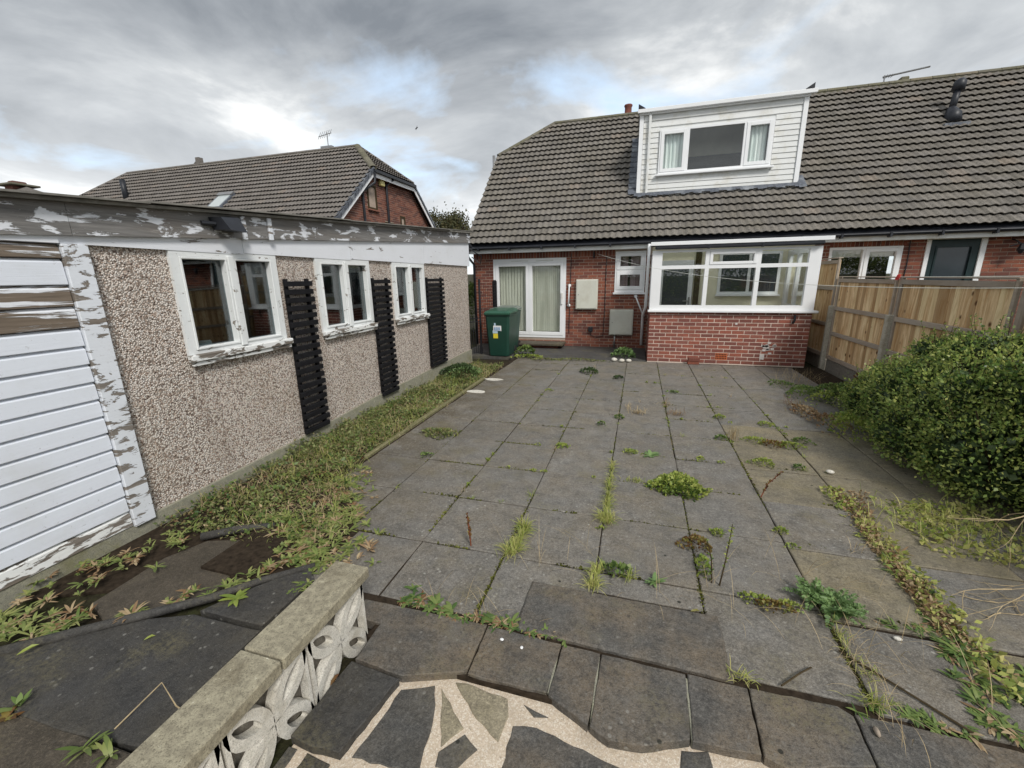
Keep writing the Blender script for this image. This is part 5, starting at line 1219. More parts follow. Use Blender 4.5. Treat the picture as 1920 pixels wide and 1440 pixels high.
def mound(x, y, rx, ry, h, n, size, z0=0.0, asp=.7):
    a = rs.rand(n)*2*math.pi; r = np.sqrt(rs.rand(n)); th = r
    z = h*np.sqrt(np.maximum(0, 1-r**2))*(.75+.25*rs.rand(n)); edge = 1+.18*np.sin(a*3+x*9)+.1*np.sin(a*7+y)
    P = np.stack([x+rx*r*np.cos(a)*edge, y+ry*r*np.sin(a)*edge, z0+z], 1)
    D = np.stack([np.cos(a)*r*1.2, np.sin(a)*r*1.2, .45+.6*(1-r)], 1)+rs.normal(size=(n, 3))*.45; D /= np.linalg.norm(D, axis=1)[:, None]
    return leaf_quads(P-D*size*.4, D, size*(.7+.6*rs.rand(n)), asp)
def rosette(x, y, n, L_, wd, z0=0.0, lift=.5, droop=.5):
    a = rs.rand(n)*2*math.pi; e = lift*(.4+.8*rs.rand(n)); D = np.stack([np.cos(a), np.sin(a), e], 1); D /= np.linalg.norm(D, axis=1)[:, None]
    P = np.tile(np.array([[x, y, z0]]), (n, 1))+rs.normal(size=(n, 3))*np.array([.006, .006, .002])
    return long_leaves(P, D, L_*(.6+.5*rs.rand(n)), wd*(.7+.5*rs.rand(n)), droop)
def tuft(x, y, rx, ry, n, L_, wd, z0=0.0, lean=1.15, droop=.95):
    P = np.stack([x+rx*rs.normal(size=n)*.5, y+ry*rs.normal(size=n)*.5, np.full(n, z0)], 1)
    a = rs.rand(n)*2*math.pi; D = np.stack([np.cos(a)*lean*rs.rand(n), np.sin(a)*lean*rs.rand(n), .6+.5*rs.rand(n)], 1); D /= np.linalg.norm(D, axis=1)[:, None]
    return long_leaves(P, D, L_*(.5+.6*rs.rand(n)), wd, droop)
def weed(name, label, cat, parts, loc, group=None):
    "parts: list of (part name, material, [(V,F)...])"
    if len(parts) == 1:
        g = VG(); [g.add(*q) for q in parts[0][2]]; o = g.build(name, MAT[parts[0][1]], None, loc); return tag(o, label, cat, group)
    t_ = thing(name, label, cat, loc, group)
    for nm, mt, qs in parts:
        g = VG(); [g.add(*q) for q in qs]; o_ = g.build(nm, MAT[mt], t_, loc)
        if len(parts) > 1: o_['kind'] = 'stuff'
    return t_

# hedge bush on the right
def hedge():
    t_ = thing('hedge_bush', 'large leafy green hedge bush overgrowing the fence on the right', 'hedge', (2.9, 4.9, 0))
    # lumps: (x,y,z,rx,ry,rz)
    L_ = [(2.98, 4.35, .50, .66, .80, .66), (3.25, 3.9, .72, .70, .7, .58), (2.90, 5.25, .42, .46, .70, .50), (3.3, 5.3, .58, .42, .8, .50), (2.70, 3.95, .36, .42, .48, .42),
          (3.1, 4.75, .98, .42, .42, .26), (2.85, 5.95, .24, .32, .5, .32), (3.7, 3.6, .6, .8, .7, .60), (3.15, 3.45, .40, .5, .33, .42), (2.55, 4.6, .28, .30, .42, .30), (3.6, 4.5, .85, .45, .6, .38), (3.1, 6.1, .33, .3, .6, .36), (2.65, 4.25, .78, .2, .25, .16), (2.95, 3.75, 1.08, .28, .26, .2), (3.15, 5.6, .88, .25, .3, .2)]
    g = VG(); N_ = 62000; wts = np.array([l[3]*l[4]+l[4]*l[5] for l in L_]); wts /= wts.sum(); ch = rs.choice(len(L_), N_, p=wts); L_ = np.array(L_)
    c = L_[ch, :3]; rad = L_[ch, 3:]; d = rs.normal(size=(N_, 3)); d /= np.linalg.norm(d, axis=1)[:, None]
    # clumpy shell
    bump = .095*np.sin(d[:, 0]*9+ch)*np.sin(d[:, 1]*11+ch*2)+.06*np.sin(d[:, 2]*13+ch*3+d[:, 0]*7)+.05*np.sin(d[:, 1]*23+d[:, 2]*19)
    r = 1+bump-.26*rs.rand(N_)**1.6+.05*rs.exponential(1, N_)*(rs.rand(N_) > .55)
    P = c+d*rad*r[:, None]; keep = (P[:, 2] > .02) & (P[:, 0] < 4.6)
    # drop leaves buried deep in another lump
    for l in L_:
        q = ((P-l[:3])/l[3:]); keep &= ~((q**2).sum(1) < .42)
    keep &= ~((P[:, 0] > 3.46) & (P[:, 2] < 1.62) & (P[:, 0] < 3.6)); keep &= P[:, 0] < 3.46
    P = P[keep]; d = d[keep]; D = d*.7+rs.normal(size=P.shape)*.55+np.array([0, 0, .35]); D /= np.linalg.norm(D, axis=1)[:, None]
    g.add(*leaf_quads(P, D, .030*(.6+.8*rs.rand(len(P))), .62, .15)); g.build('foliage', MAT['leaf_hedge'], t_, (2.9, 4.9, 0))
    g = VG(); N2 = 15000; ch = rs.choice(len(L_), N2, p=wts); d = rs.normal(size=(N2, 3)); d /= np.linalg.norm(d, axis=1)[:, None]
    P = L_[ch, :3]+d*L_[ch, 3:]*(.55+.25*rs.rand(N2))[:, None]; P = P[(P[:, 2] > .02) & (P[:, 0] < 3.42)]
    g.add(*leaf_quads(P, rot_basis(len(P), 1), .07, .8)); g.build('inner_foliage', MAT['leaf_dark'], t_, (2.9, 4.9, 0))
    # shoots sticking out of the top
    g = VG(); s = MB(); pts = []
    for k in range(230):
        l = L_[R.randrange(len(L_))]; a = R.uniform(0, 6.28); e = R.uniform(.5, 1.4); dd = Vector((math.cos(a)*math.cos(e), math.sin(a)*math.cos(e), math.sin(e)))
        p = Vector(l[:3])+Vector((dd.x*l[3], dd.y*l[4], dd.z*l[5]))*.9; q = p+(dd+Vector((R.uniform(-.3, .3), R.uniform(-.3, .3), .6))).normalized()*R.uniform(.10, .22)
        if q.x > 3.45: continue
        s.tube([p, q], [.003, .0012], 4); 
        for j in range(9):
            pp = p.lerp(q, .25+.75*j/8); pts.append(pp)
    pts = np.array([tuple(p) for p in pts]); g.add(*leaf_quads(pts, rot_basis(len(pts), .8), .028, .6)); g.build('shoot_leaves', MAT['leaf_hedge'], t_, (2.9, 4.9, 0))
    stuff(s.build('twigs', MAT['darkstem'], t_))
    b = MB()
    for k in range(14):
        x, y = R.uniform(2.6, 3.3), R.uniform(3.7, 5.8); b.tube([(x, y, -.06), (x+R.uniform(-.1, .1), y+R.uniform(-.1, .1), .3), (x+R.uniform(-.3, .3), y+R.uniform(-.3, .3), .75)], [.018, .012, .005], 5)
    stuff(b.build('branches', MAT['darkstem'], t_))
hedge()

# low shrubs and ground plants around it
weed('shrub', 'low green shrub at the far end of the hedge by the fence', 'shrub', [('foliage', 'leaf_green', [mound(2.80, 6.75, .30, .45, .26, 1500, .035), mound(2.45, 6.95, .25, .3, .16, 700, .03)]), ('tips', 'leaf_lime', [mound(2.55, 6.5, .22, .3, .2, 260, .03)])], (2.7, 6.8, 0))
weed('shrub', 'pink tinged leafy sprig between fence foot and hedge', 'shrub', [('foliage', 'leaf_red', [mound(3.1, 7.0, .12, .2, .36, 140, .04)]), ('leaves', 'leaf_lime', [mound(3.15, 6.9, .18, .2, .33, 220, .035)])], (3.1, 7.0, 0))
weed('shrub', 'yellowing low shrub at the left foot of the hedge', 'shrub', [('foliage', 'leaf_lime', [mound(2.38, 5.35, .2, .42, .22, 900, .032)]), ('leaves', 'leaf_dry', [mound(2.25, 5.6, .2, .35, .12, 300, .03)])], (2.3, 5.4, 0))
weed('weed_patch', 'russet weeds on the patio edge left of the hedge', 'weeds', [('leaves', 'leaf_dry', [mound(2.15, 6.0, .13, .35, .10, 380, .03)]), ('stems', 'leaf_red', [tuft(2.1, 6.3, .1, .3, 60, .22, .004)])], (2.15, 6.0, 0))
weed('weed_patch', 'wispy pale grass stalks beside the lean-to corner', 'weeds', [('stalks', 'straw', [tuft(2.6, 7.9, .4, .25, 90, .30, .003, droop=.25)]), ('leaves', 'leaf_green', [mound(2.3, 7.6, .2, .25, .07, 300, .025)])], (2.5, 7.8, 0))

# ivy strip of ground cover beside the garage: too many leaves to count
def carpet(x0f, x1f, y0, y1, n, size, hgt, mat, z0=-.03, dens=None, asp=.55):
    y = y0+(y1-y0)*rs.rand(n); x = np.array([x0f(t) for t in y])+(np.array([x1f(t) for t in y])-np.array([x0f(t) for t in y]))*rs.rand(n)
    k = .5+.5*np.sin(x*7+3*np.sin(y*3.1))*np.sin(y*5.3+1.3*np.sin(x*4)); keep = rs.rand(n) < (.35+.65*k); x, y, k = x[keep], y[keep], k[keep]
    z = z0+hgt*(.2+.8*k)*rs.rand(len(x)); P = np.stack([x, y, z], 1); D = rot_basis(len(x), .55); s = size*(.5+.9*rs.rand(len(x)))
    return leaf_quads(P, D, s, asp)
lf0 = lambda y: -3.47; lf1 = lambda y: -2.66 if y > 3.3 else (-2.66+(3.3-y)*.62 if y > 2.3 else (-2.04 if y > 1.95 else -2.2-(1.95-y)*.9))
g = VG(); g.add(*carpet(lf0, lf1, 1.95, 8.3, 26000, .030, .09, 'x', -.04)); g.add(*carpet(lf0, lambda y: -2.95, 3.2, 8.0, 6000, .035, .16, 'x', -.03))
cov = g.build('ground_cover', MAT['leaf_mat']); cov['kind'] = 'stuff'; cov['label'] = 'matted low weeds and clover filling the bed along the garage'
g = VG(); g.add(*carpet(lf0, lf1, 2.0, 8.2, 5200, .038, .11, 'x', -.03)); c2 = g.build('ground_cover', MAT['leaf_green']); stuff(c2)
g = VG(); g.add(*carpet(lf0, lf1, 2.0, 8.2, 3000, .035, .06, 'x', -.04)); c3 = g.build('ground_cover', MAT['leaf_dry']); stuff(c3)
g = VG(); gd = VG()
for i in range(420):
    y = R.uniform(2.1, 8.2); x = R.uniform(-3.45, lf1(y)+.03); (g if R.random() < .6 else gd).add(*tuft(x, y, .12, .12, R.randint(8, 22), R.uniform(.07, .2), .0035, -.03))
stuff(g.build('bed_grass', MAT['grass'])); stuff(gd.build('bed_straw', MAT['straw']))
MB().box(-3.47, -2.65, 3.3, 8.6, -.069, -.03).build('bed_soil', MAT['soil'])['kind'] = 'structure'
MB().prism([(-3.47, 3.299), (-2.65, 3.299), (-2.0, 2.5), (-1.9, 1.9), (-3.47, 1.2)], -.069, -.050).build('bed_soil', MAT['soil'])['kind'] = 'structure'
# strap leaved rosettes massed at the near end of the bed and along the edging rolls
g = VG(); dry = VG()
def scatter_ros(line, n, wid, L_=.085, wd=.022, z0=-.01):
    for i in range(n):
        t = R.random()*(len(line)-1); k = int(t); f = t-k; p, q = line[k], line[min(k+1, len(line)-1)]
        x = p[0]+(q[0]-p[0])*f+R.gauss(0, wid); y = p[1]+(q[1]-p[1])*f+R.gauss(0, wid)
        (g if R.random() < .78 else dry).add(*rosette(x, y, R.randint(5, 11), L_*R.uniform(.45, 1.15), wd*R.uniform(.45, .85), z0, R.uniform(.3, .9), .5))
scatter_ros([(-3.3, 1.02), (-3.05, 1.03), (-2.85, 1.12)], 44, .05); scatter_ros([(-3.35, 1.25), (-3.2, 1.5), (-3.1, 1.75), (-3.05, 2.0)], 55, .09, .075, .018)
scatter_ros([(-2.62, 1.27), (-2.4, 1.46), (-2.2, 1.68), (-2.05, 1.95)], 40, .035, .08, .02, .005); scatter_ros([(-2.75, 2.2), (-2.5, 2.3), (-2.2, 2.05), (-1.9, 1.95), (-1.75, 1.8)], 85, .08, .085, .024)
scatter_ros([(-2.2, 2.4), (-2.0, 2.3), (-1.8, 2.05)], 60, .09, .085, .022); scatter_ros([(-2.5, 3.2), (-2.45, 2.9), (-2.25, 2.65), (-2.05, 2.45)], 60, .07, .07, .02); scatter_ros([(-2.9, 2.5), (-2.5, 2.9), (-2.3, 2.7)], 60, .16, .07, .018)
o = g.build('rosette_weeds', MAT['leaf_strap']); stuff(o); o['label'] = 'lime green strap leaved weeds massed at the near end of the bed'
o = dry.build('withered_leaves', MAT['leaf_dry']); stuff(o)
# right hand weed line
g = VG(); dry = VG()
scatter_ros([(1.62, 3.0), (1.62, 2.5), (1.58, 2.2), (1.50, 1.95), (1.48, 1.72)], 75, .035, .075, .02, .0); scatter_ros([(1.62, 2.2), (1.75, 1.95), (1.85, 1.75)], 45, .06, .08, .022, .0)
scatter_ros([(.95, 1.72), (1.15, 1.74), (1.35, 1.72)], 16, .012, .06, .018, .0); scatter_ros([(1.2, 2.26), (1.45, 2.28), (1.62, 2.3)], 16, .015, .05, .012, .0)
o = g.build('rosette_weeds', MAT['leaf_green']); stuff(o); o['label'] = 'line of strap leaved weeds in the joint at the right'; o = dry.build('withered_leaves', MAT['leaf_dry']); stuff(o)
g = VG(); g.add(*carpet(lambda y: 1.62-.05*(3.8-y), lambda y: 1.62+.33*(y-3.0) if y > 3 else 1.66, 2.2, 3.85, 2200, .026, .03, 'x', 0)); o = g.build('leaf_litter', MAT['leaf_dry']); stuff(o)
g = VG(); g.add(*carpet(lambda y: 1.56, lambda y: 1.74, 1.9, 3.85, 900, .035, .05, 'x', 0)); g.add(*carpet(lambda y: 1.9, lambda y: 2.6, 3.0, 3.75, 1500, .04, .07, 'x', 0)); g.add(*tuft(2.2, 3.45, .5, .3, 260, .16, .004)); g.add(*tuft(1.62, 2.9, .08, .6, 140, .10, .004)); o = g.build('grass_fringe', MAT['grass']); stuff(o)

# moss in the joints
g = VG()
for x in cols[1:8]:
    n = 1100; y = 1.8+7*rs.rand(n)**1.3; k = np.sin(y*5+x*9)+np.sin(y*2.3+x*4); y = y[k > -.2]; n = len(y)
    P = np.stack([x+rs.normal(size=n)*.006, y, np.full(n, -.006)], 1); g.add(*leaf_quads(P, rot_basis(n, .9), .014*(.5+rs.rand(n)), .9))
for yv in rows[1:12]:
    n = 800; x = -1.9+3.6*rs.rand(n); k = np.sin(x*4+yv*9)+np.sin(x*7.3+yv*4); x = x[k > .1]; n = len(x)
    P = np.stack([x, yv+rs.normal(size=n)*.006, np.full(n, -.006)], 1); g.add(*leaf_quads(P, rot_basis(n, .9), .014*(.5+rs.rand(n)), .9))
stuff(g.build('joint_moss', MAT['moss']))
g = VG(); gd = VG()
for i in range(95):
    y = R.uniform(1.8, 8.4) if R.random() < .5 else R.uniform(3, 6.5)
    if R.random() < .5: x, y = R.choice(cols[2:8])+R.gauss(0, .006), y
    else: x, y = R.uniform(-1.3, 1.9), R.choice(rows[2:11])+R.gauss(0, .006)
    k = R.random()
    if k < .55: g.add(*mound(x, y, R.uniform(.012, .035), R.uniform(.012, .03), .02, R.randint(10, 34), .018))
    elif k < .8: g.add(*tuft(x, y, .02, .02, R.randint(5, 14), R.uniform(.04, .09), .003))
    else: gd.add(*tuft(x, y, .03, .03, R.randint(4, 10), R.uniform(.06, .14), .003))
stuff(g.build('joint_weeds', MAT['leaf_lime'])); stuff(gd.build('joint_straw', MAT['straw']))

# individual weeds on the patio
weed('sedum_mound', 'big lime green cushion plant in the middle of the patio', 'plant', [('leaves', 'leaf_lime', [mound(.41, 3.55, .215, .20, .085, 950, .032, asp=.85)]), ('inner_leaves', 'leaf_green', [mound(.41, 3.53, .20, .19, .07, 450, .034, asp=.85)])], (.41, 3.55, 0))
W_ = [('leaf_dark', -.81, 7.82, .16, .11, 170, .045, 'bushy dark weed before the patio step, furthest of the clumps'), ('leaf_dark', -.26, 7.50, .10, .06, 90, .035, 'small dark weed right of the bushy clump'),
 ('leaf_lime', -.70, 4.19, .07, .04, 110, .024, 'small round weed nearest the left of the mid patio'), ('leaf_lime', .0, 4.21, .08, .035, 130, .02, 'flat lime cushion left of the grey-green rosette'),
 ('leaf_lime', .68, 4.22, .035, .03, 50, .02, 'tiny lime tuft behind the big cushion plant'), ('leaf_lime', 1.23, 4.24, .11, .055, 220, .022, 'yellow-green cushion near the hedge, below the red and yellow sedum'),
 ('leaf_lime', 1.07, 5.60, .075, .05, 130, .024, 'round lime cushion far up the third joint line'), ('leaf_green', .96, 4.84, .06, .05, 90, .026, 'small mid-green tuft beside the dry seed head'),
 ('leaf_lime', 1.06, 3.05, .05, .03, 90, .018, 'small lime cushion low in the mossy joint on the right'), ('leaf_lime', .62, 2.92, .05, .025, 80, .018, 'small lime tuft above the red sedum'),
 ('leaf_green', 1.53, 4.22, .05, .04, 70, .022, 'small green tuft on the algae stained slab'), ('leaf_lime', 1.56, 5.45, .09, .04, 110, .024, 'flat green weed in the joint beside the hedge end'),
 ('leaf_green', 1.78, 4.95, .10, .05, 120, .026, 'loose green weed near the foot of the hedge'), ('leaf_green', .60, 6.75, .09, .03, 60, .03, 'faint grey-green weed high in the second joint line'),
 ('leaf_lime', -1.30, 6.4, .06, .04, 60, .022, 'yellowish weed in the far left joint'), ('leaf_green', -.35, 5.0, .05, .05, 60, .024, 'scrappy weed midway up the patio left of the grass line'),
 ('leaf_green', -2.03, 3.62, .07, .03, 90, .022, 'small flat weed near the left edge of the patio'), ('leaf_lime', 1.08, 2.88, .045, .02, 60, .014, 'mossy cushion at a joint crossing on the right'),
 ('leaf_green', -.15, 5.3, .06, .05, 70, .025, 'weed clump at the top of the grassy joint')]
for mt, x, y, r, h, n, s, lab in W_:
    weed('weed', lab, 'weed', [('leaves', mt, [mound(x, y, r, r*.85, h, n, s)])], (x, y, 0), 'weeds growing through the patio joints')
weed('weed', 'grey-green rosette of wavy leaves behind the big cushion plant', 'weed', [('leaves', 'leaf_fern', [rosette(.20, 4.19, 16, .10, .035, 0, .5, .4)])], (.2, 4.19, 0), 'weeds growing through the patio joints')
weed('weed', 'spreading yellow-green weed on the left of the patio', 'weed', [('leaves', 'leaf_mat', [mound(-2.17, 4.22, .22, .15, .05, 330, .035)]), ('blades', 'grass', [tuft(-2.15, 4.2, .22, .14, 60, .09, .004)])], (-2.17, 4.2, 0))
weed('sedum', 'dark red sedum cluster with a green trailing end', 'plant', [('red_leaves', 'leaf_red', [mound(.46, 2.72, .10, .09, .06, 330, .02, asp=.8)]), ('green_leaves', 'leaf_lime', [mound(.48, 2.50, .045, .11, .04, 150, .02, asp=.8)])], (.46, 2.66, 0))
weed('sedum', 'red and yellow sedum mat near the hedge', 'plant', [('red_leaves', 'leaf_red', [mound(1.46, 4.78, .12, .10, .05, 200, .024)]), ('yellow_leaves', 'leaf_lime', [mound(1.30, 4.86, .12, .08, .05, 160, .022), mound(1.62, 4.78, .13, .09, .05, 200, .022)])], (1.45, 4.8, 0))
weed('sedum', 'yellow and russet sedum beside the ferny plant', 'plant', [('red_leaves', 'leaf_red', [mound(.80, 2.24, .09, .04, .05, 170, .02)]), ('yellow_leaves', 'leaf_lime', [mound(.72, 2.28, .09, .035, .04, 120, .02), mound(.88, 2.26, .06, .04, .05, 90, .02)])], (.8, 2.25, 0))
def ferny(x, y, n, L_, lab, mat='leaf_fern'):
    qs = []
    for k in range(n):
        a = R.uniform(0, 6.28); e = R.uniform(.25, 1.0); l = L_*R.uniform(.6, 1.1); m_ = 14
        t = np.linspace(.15, 1, m_); P = np.stack([x+np.cos(a)*l*t*math.cos(e), y+np.sin(a)*l*t*math.cos(e), l*t*math.sin(e)-.5*l*t**2*.5+.02], 1)
        for s in (-1, 1):
            D = np.stack([np.cos(a+s*1.0)*np.ones(m_), np.sin(a+s*1.0)*np.ones(m_), .15*np.ones(m_)], 1); D /= np.linalg.norm(D, axis=1)[:, None]
            qs.append(leaf_quads(P, D, l*.30*(1.15-t*.8), .55))
    return weed('fern_weed', lab, 'weed', [('leaves', mat, qs)], (x, y, 0))
ferny(1.10, 2.30, 34, .17, 'bright green ferny plant at the lower right of the patio'); ferny(1.02, 2.36, 16, .15, 'small ferny seedling left of the large ferny plant')
# grass tufts growing along joints
weed('grass_tuft', 'yellow-green grass running along the joint left of the big cushion', 'grass', [('blades', 'grass', [tuft(-.14, 2.88, .05, .06, 170, .12, .004), tuft(-.145, 3.1, .02, .22, 150, .10, .004), tuft(-.15, 3.45, .02, .3, 160, .09, .004), tuft(-.15, 3.8, .02, .1, 60, .09, .004)])], (-.14, 3.2, 0))
weed('grass_tuft', 'bright spiky grass tuft in the near left joint', 'grass', [('blades', 'grass', [tuft(-.72, 2.33, .05, .05, 120, .13, .004), tuft(-.70, 2.5, .02, .12, 150, .11, .004), tuft(-.70, 2.62, .03, .03, 90, .12, .004)])], (-.71, 2.45, 0))
weed('grass_tuft', 'straggly grass tuft behind the long cemented slab', 'grass', [('blades', 'grass', [tuft(-.17, 2.15, .04, .05, 80, .11, .004), tuft(-.15, 2.28, .03, .06, 60, .11, .004), tuft(.04, 2.28, .03, .02, 35, .10, .003)])], (-.15, 2.2, 0))
weed('grass_tuft', 'thin grass tuft at the right end of the cemented slab', 'grass', [('blades', 'grass', [tuft(.545, 1.74, .05, .03, 34, .085, .004)])], (.545, 1.74, 0))
weed('grass_tuft', 'pale grass in the joint above the big cushion plant, left', 'grass', [('blades', 'grass', [tuft(.06, 3.58, .10, .03, 60, .06, .004)])], (.05, 3.57, 0))
weed('grass_tuft', 'straw coloured grass running down the lower right joint', 'grass', [('blades', 'grass', [tuft(1.06, 2.08, .015, .2, 60, .08, .003), tuft(1.10, 1.93, .05, .03, 30, .07, .003), tuft(1.05, 1.76, .06, .03, 60, .09, .003)]), ('dry_stalks', 'straw', [tuft(1.08, 1.85, .06, .3, 60, .16, .002)])], (1.06, 1.95, 0))
weed('weed', 'pale green strap leaved rosette beside the straggly grass', 'weed', [('leaves', 'leaf_fern', [rosette(.18, 2.29, 14, .085, .022, 0, .8, .3)])], (.18, 2.29, 0), 'weeds growing through the patio joints')
weed('weed', 'round leaved weed between two grass tufts behind the long slab', 'weed', [('leaves', 'leaf_green', [mound(-.04, 2.31, .09, .05, .06, 90, .032, asp=.8)])], (-.04, 2.31, 0), 'weeds growing through the patio joints')
weed('weed_patch', 'green and brown strap leaved weeds at the end of the low wall', 'weeds', [('leaves', 'leaf_green', [rosette(-1.2+.032*k+R.gauss(0, .008), 1.745+R.gauss(0, .012), R.randint(4, 8), R.uniform(.035, .06), .013) for k in range(30)]+[rosette(-1.15, 1.80, 10, .08, .02), rosette(-1.0, 1.78, 12, .08, .022), rosette(-.9, 1.77, 9, .06, .02), rosette(-.66, 1.76, 10, .06, .02), rosette(-.55, 1.78, 9, .06, .02), rosette(-1.2, 1.85, 8, .06, .016)]), ('dry_leaves', 'leaf_dry', [rosette(-1.2+.05*k, 1.74+R.gauss(0, .012), 6, .04, .009) for k in range(18)]+[rosette(-1.1, 1.79, 12, .07, .012), rosette(-.75, 1.76, 12, .06, .01), rosette(-.6, 1.75, 10, .06, .01)]), ('stalks', 'straw', [tuft(-.8, 1.80, .3, .03, 26, .20, .002, droop=.5)])], (-.9, 1.78, 0))
weed('weed', 'green weed clump growing beside the wheelie bin', 'weed', [('leaves', 'leaf_green', [mound(-2.45, 9.35, .22, .2, .26, 300, .06)]), ('low_leaves', 'leaf_lime', [mound(-2.3, 9.1, .35, .12, .08, 220, .045)])], (-2.4, 9.3, 0))
weed('weed', 'fresh green nettle clump before the grey meter box', 'weed', [('leaves', 'leaf_fern', [mound(-.24, 9.6, .23, .18, .22, 330, .06)])], (-.24, 9.6, 0))
weed('weed', 'grey-green bushy plant at the far corner of the garage', 'weed', [('leaves', 'leaf_dark', [mound(-3.15, 7.15, .33, .38, .22, 1500, .035)]), ('tips', 'leaf_fern', [mound(-3.0, 7.0, .33, .35, .2, 350, .03)])], (-3.1, 7.1, 0))
weed('weed_patch', 'straggle of weeds along the path in front of the step', 'weeds', [('leaves', 'leaf_mat', [mound(-1.2, 9.0, .6, .08, .05, 300, .035), mound(-1.9, 8.9, .3, .08, .05, 140, .035)])], (-1.4, 9.0, 0))
weed('weed_patch', 'dry brown seed heads beside the joint weeds, mid patio', 'weeds', [('stalks', 'straw', [tuft(.06, 5.55, .12, .05, 60, .13, .005), tuft(-.05, 5.8, .03, .2, 40, .10, .004)])], (.03, 5.55, 0))
weed('weed_patch', 'pinkish dry weeds in the second joint line, far up', 'weeds', [('stalks', 'leaf_dry', [tuft(.55, 5.62, .12, .06, 60, .12, .005), tuft(.46, 6.0, .03, .25, 50, .1, .004)])], (.5, 5.7, 0))
weed('weed_patch', 'pale dry seed head rising beside the small mid-green tuft', 'weeds', [('stalks', 'straw', [tuft(1.08, 4.86, .05, .03, 50, .17, .004, lean=.3, droop=.2)])], (1.08, 4.86, 0))
# stalks
def stalk(pts, r, mat, name, label, leaves=None):
    t_ = thing(name, label, 'plant', pts[0]); MB().tube(pts, r, 5).build('stem', MAT[mat], t_)
    if leaves:
        g = VG(); P = []
        for i in range(leaves[1]):
            t = R.uniform(leaves[4] if len(leaves) > 4 else .2, 1)*(len(pts)-1); k = int(min(t, len(pts)-2)); P.append(tuple(Vector(pts[k]).lerp(Vector(pts[k+1]), t-k)))
        P = np.array(P); g.add(*leaf_quads(P, rot_basis(len(P), .6), leaves[2], leaves[3])); g.build('leaves', MAT[leaves[0]], t_, pts[0])
    return t_
stalk([(-1.01, 2.33, 0), (-1.03, 2.36, .10), (-1.06, 2.40, .20)], [.005, .007, .003], 'redstem', 'seed_stalk', 'upright reddish dock seed stalk at the near left', ('leaf_red', 70, .018, .8, .3))
stalk([(.55, 2.36, 0), (.57, 2.38, .15), (.59, 2.42, .30), (.60, 2.45, .36)], [.005, .004, .003, .002], 'darkstem', 'tall_weed', 'tall thin weed with pale seed heads right of the red sedum', ('leaf_lime', 40, .02, .6))
stalk([(.51, 2.37, 0), (.50, 2.40, .14), (.47, 2.42, .25)], [.004, .004, .002], 'darkstem', 'tall_weed', 'second leaning weed stem left of the tall thin weed', ('leaf_green', 22, .02, .6))
stalk([(1.05, 3.55, 0), (1.10, 3.60, .10), (1.2, 3.62, .22)], [.005, .004, .002], 'redstem', 'tall_weed', 'dark red branching weed in the mossy joint', ('leaf_red', 60, .02, .6))
# loose twigs and straw on slabs
def twig(pts, r, mat, label, name='twig'):
    tag(MB().tube(pts, r, 5).build(name, MAT[mat]), label, 'twig')
twig([(1.02, 2.02, .01), (1.2, 1.86, .012), (1.36, 1.72, .01)], .005, 'darkstem', 'long dark twig lying on the lower right slabs')
twig([(.70, 1.74, .012), (.80, 1.83, .014), (.86, 1.88, .01)], .004, 'darkstem', 'short dark twig near the right end of the cemented slab')
twig([(-1.97, .80, .006), (-1.95, .98, .05), (-1.80, .93, .03), (-1.60, .90, .02)], .0028, 'stick', 'pale bent straw over the black slab beside the coping')
g = VG()
for x, y in ((.5, 2.3), (1.2, 2.1), (1.3, 2.5), (1.0, 2.0), (.9, 2.6), (-.3, 2.5), (.2, 2.15), (1.4, 1.9), (-.5, 2.25)): g.add(*tuft(x, y, .22, .16, 9, .34, .0022, 0, 1.6, .55))
o = g.build('loose_straw', MAT['straw']); stuff(o)
# pale bare branches at the right edge
br = thing('dead_branches', 'pale bare branches hanging at the right edge of the patio', 'branches', (2.0, 2.5, 0))
def branch(p, d, L_, r, k, mb):
    pts = [Vector(p)]; dd = Vector(d).normalized()
    for i in range(4):
        dd = (dd+Vector((R.uniform(-.25, .25), R.uniform(-.25, .25), R.uniform(-.25, .18)))).normalized(); q = pts[-1]+dd*L_/4; q.z = max(.01, q.z); pts.append(q)
    mb.tube(pts, [r*(1-.2*i) for i in range(5)], 5)
    if k > 0:
        for i in (2, 3, 4):
            if R.random() < .8: branch(pts[i], (dd+Vector((R.uniform(-.8, .8), R.uniform(-.8, .8), R.uniform(-.5, .3)))), L_*.6, r*.55, k-1, mb)
mb = MB()
for k in range(7): branch((2.35+R.uniform(-.1, .3), 2.75+R.uniform(-.3, .3), R.uniform(.25, .6)), (-1, R.uniform(-.8, .1), R.uniform(-.6, -.1)), R.uniform(.4, .65), .0065, 2, mb)
mb.build('branch', MAT['stick'], br)
mb = MB()
for k in range(5): mb.tube([(2.5+R.uniform(-.06, .06), 2.8+R.uniform(-.06, .06), -.02), (2.45+R.uniform(-.1, .1), 2.78+R.uniform(-.1, .1), .22), (2.42+R.uniform(-.18, .18), 2.75+R.uniform(-.15, .15), .45), (2.4+R.uniform(-.25, .2), 2.7+R.uniform(-.2, .2), .66)], [.007, .006, .0045, .002], 6)
mb.build('stem', MAT['stick'], br)

